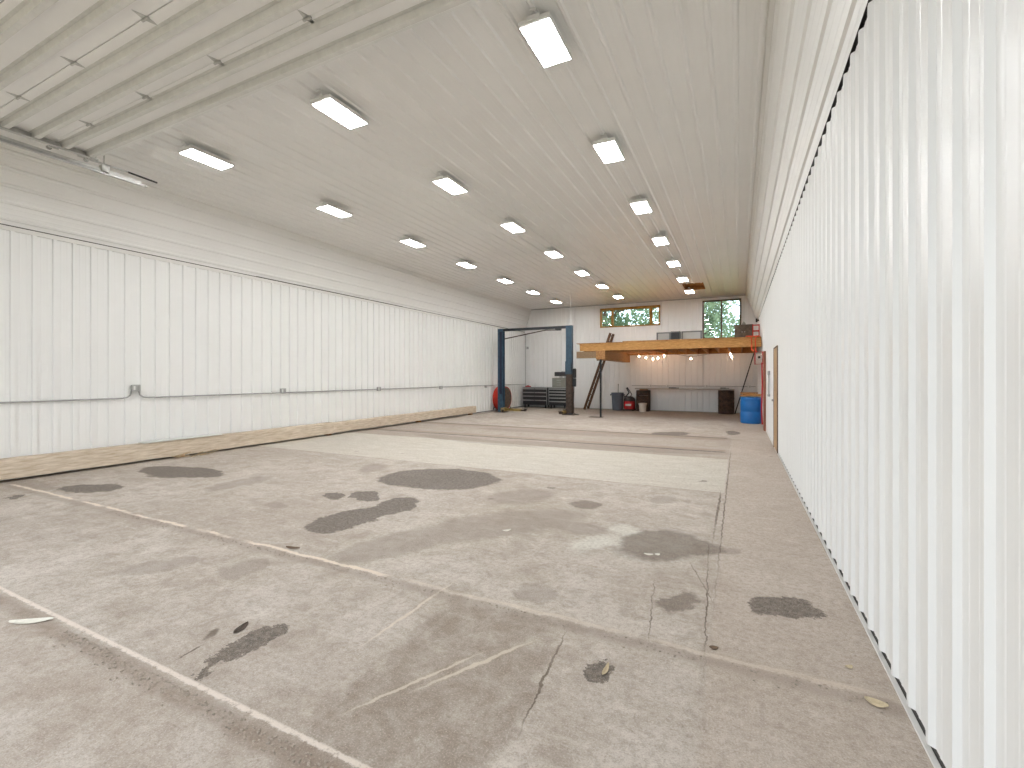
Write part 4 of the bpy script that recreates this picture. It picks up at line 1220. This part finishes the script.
leaf((-0.12, 2.72, 0.0), .2, .045, .035, 'jamb', 'dark pebble-sized chip near the floor joint', 'wood chip', 'wood_chip', .004)
leaf((-2.60, 1.72, 0.0), 1.9, .12, .045, 'rust', 'dark flake beside the long stain in the foreground', 'wood chip', 'wood_chip', .006)
def crumbs(name, y0, x0, x1, n, side, label, mats):
    rnd = random.Random(len(name) + n)
    mb = MB()
    for i in range(n):
        x = rnd.uniform(x0, x1); y = y0 + side * abs(rnd.gauss(0, .045)) ; s_ = rnd.uniform(.002, .006)
        mb.bar((x - s_, y, s_ * .5), (x + s_, y + rnd.uniform(-s_, s_), s_ * .5), s_ * rnd.uniform(.7, 1.5), s_)
    o = mb.build(name, M[mats]); tag(o, label, 'debris', None, 'stuff')
crumbs('joint_crumbs', 1.27, -3.5, -1.2, 420, -1, 'crumbs and grit along the nearest floor joint', 'crumb')
crumbs('joint_crumbs', 2.62, -6.0, 0.6, 500, -1, 'crumbs and grit along the second floor joint', 'crumb')

# ------------------------------------------------------------------ trees outside
def tree(x, y, h, spread, seed, m, label, zlow=2.0, n=4200):
    rnd = random.Random(seed)
    r = empty('tree', (x, y, -.06)); tag(r, label, 'tree', 'trees outside the back windows')
    t = MB(); t.tube([(0, 0, 0), (.05, .05, h * .3), (-.08, 0, h * .55), (0, .05, h * .85)], [.22, .18, .12, .04], 10)
    for i in range(9):
        a = rnd.uniform(0, 2 * PI); z = h * rnd.uniform(.25, .7); L_ = spread * rnd.uniform(.5, .85)
        t.tube([(0, 0, z), (math.cos(a) * L_ * .5, math.sin(a) * L_ * .5, z + L_ * .35), (math.cos(a) * L_, math.sin(a) * L_, z + L_ * .55)], [.07, .045, .015], 6)
    t.build('trunk', M['bark'], r)
    clumps = []
    for i in range(34):
        a = rnd.uniform(0, 2 * PI); q = rnd.random() ** .5 * spread; z = rnd.uniform(zlow, h)
        k = 1 - abs((z - (zlow + h) / 2) / (h - zlow) * 2) ** 2 * .6
        clumps.append((math.cos(a) * q * k, math.sin(a) * q * k, z, rnd.uniform(.5, 1.0)))
    mb = MB()
    for i in range(n):
        cx_, cy_, cz_, cr_ = rnd.choice(clumps)
        v = Vector((rnd.gauss(0, 1), rnd.gauss(0, 1), rnd.gauss(0, 1))).normalized() * cr_ * rnd.uniform(.55, 1.05)
        c = Vector((cx_, cy_, cz_)) + v
        e = Euler((rnd.uniform(0, 6.3), rnd.uniform(0, 6.3), 0)).to_matrix()
        s_ = rnd.uniform(.05, .12)
        mb.poly([c + e @ Vector(p) * s_ for p in ((-1.3, 0, 0), (0, .7, .1), (1.3, 0, 0), (0, -.7, .1))])
    mb.build('foliage', m, r)
tree(-7.6, 29.0, 8.0, 2.6, 1, M['foliage'], 'leafy green tree outside, seen in the wide window')
tree(-4.2, 36.0, 7.2, 2.2, 5, M['foliage2'], 'paler tree outside, behind the edge of the wide window')
tree(-1.7, 27.0, 7.2, 1.1, 8, M['foliage2'], 'pale thin-leaved tree outside, in the post side of the tall window', n=2600)
tree(0.9, 31.5, 8.0, 1.9, 9, M['foliage'], 'dense green tree outside, in the wall side of the tall window', n=5200)
tree(-13.5, 36.0, 7.5, 2.6, 12, M['foliage'], 'leafy tree outside, at the lift side of the wide window')
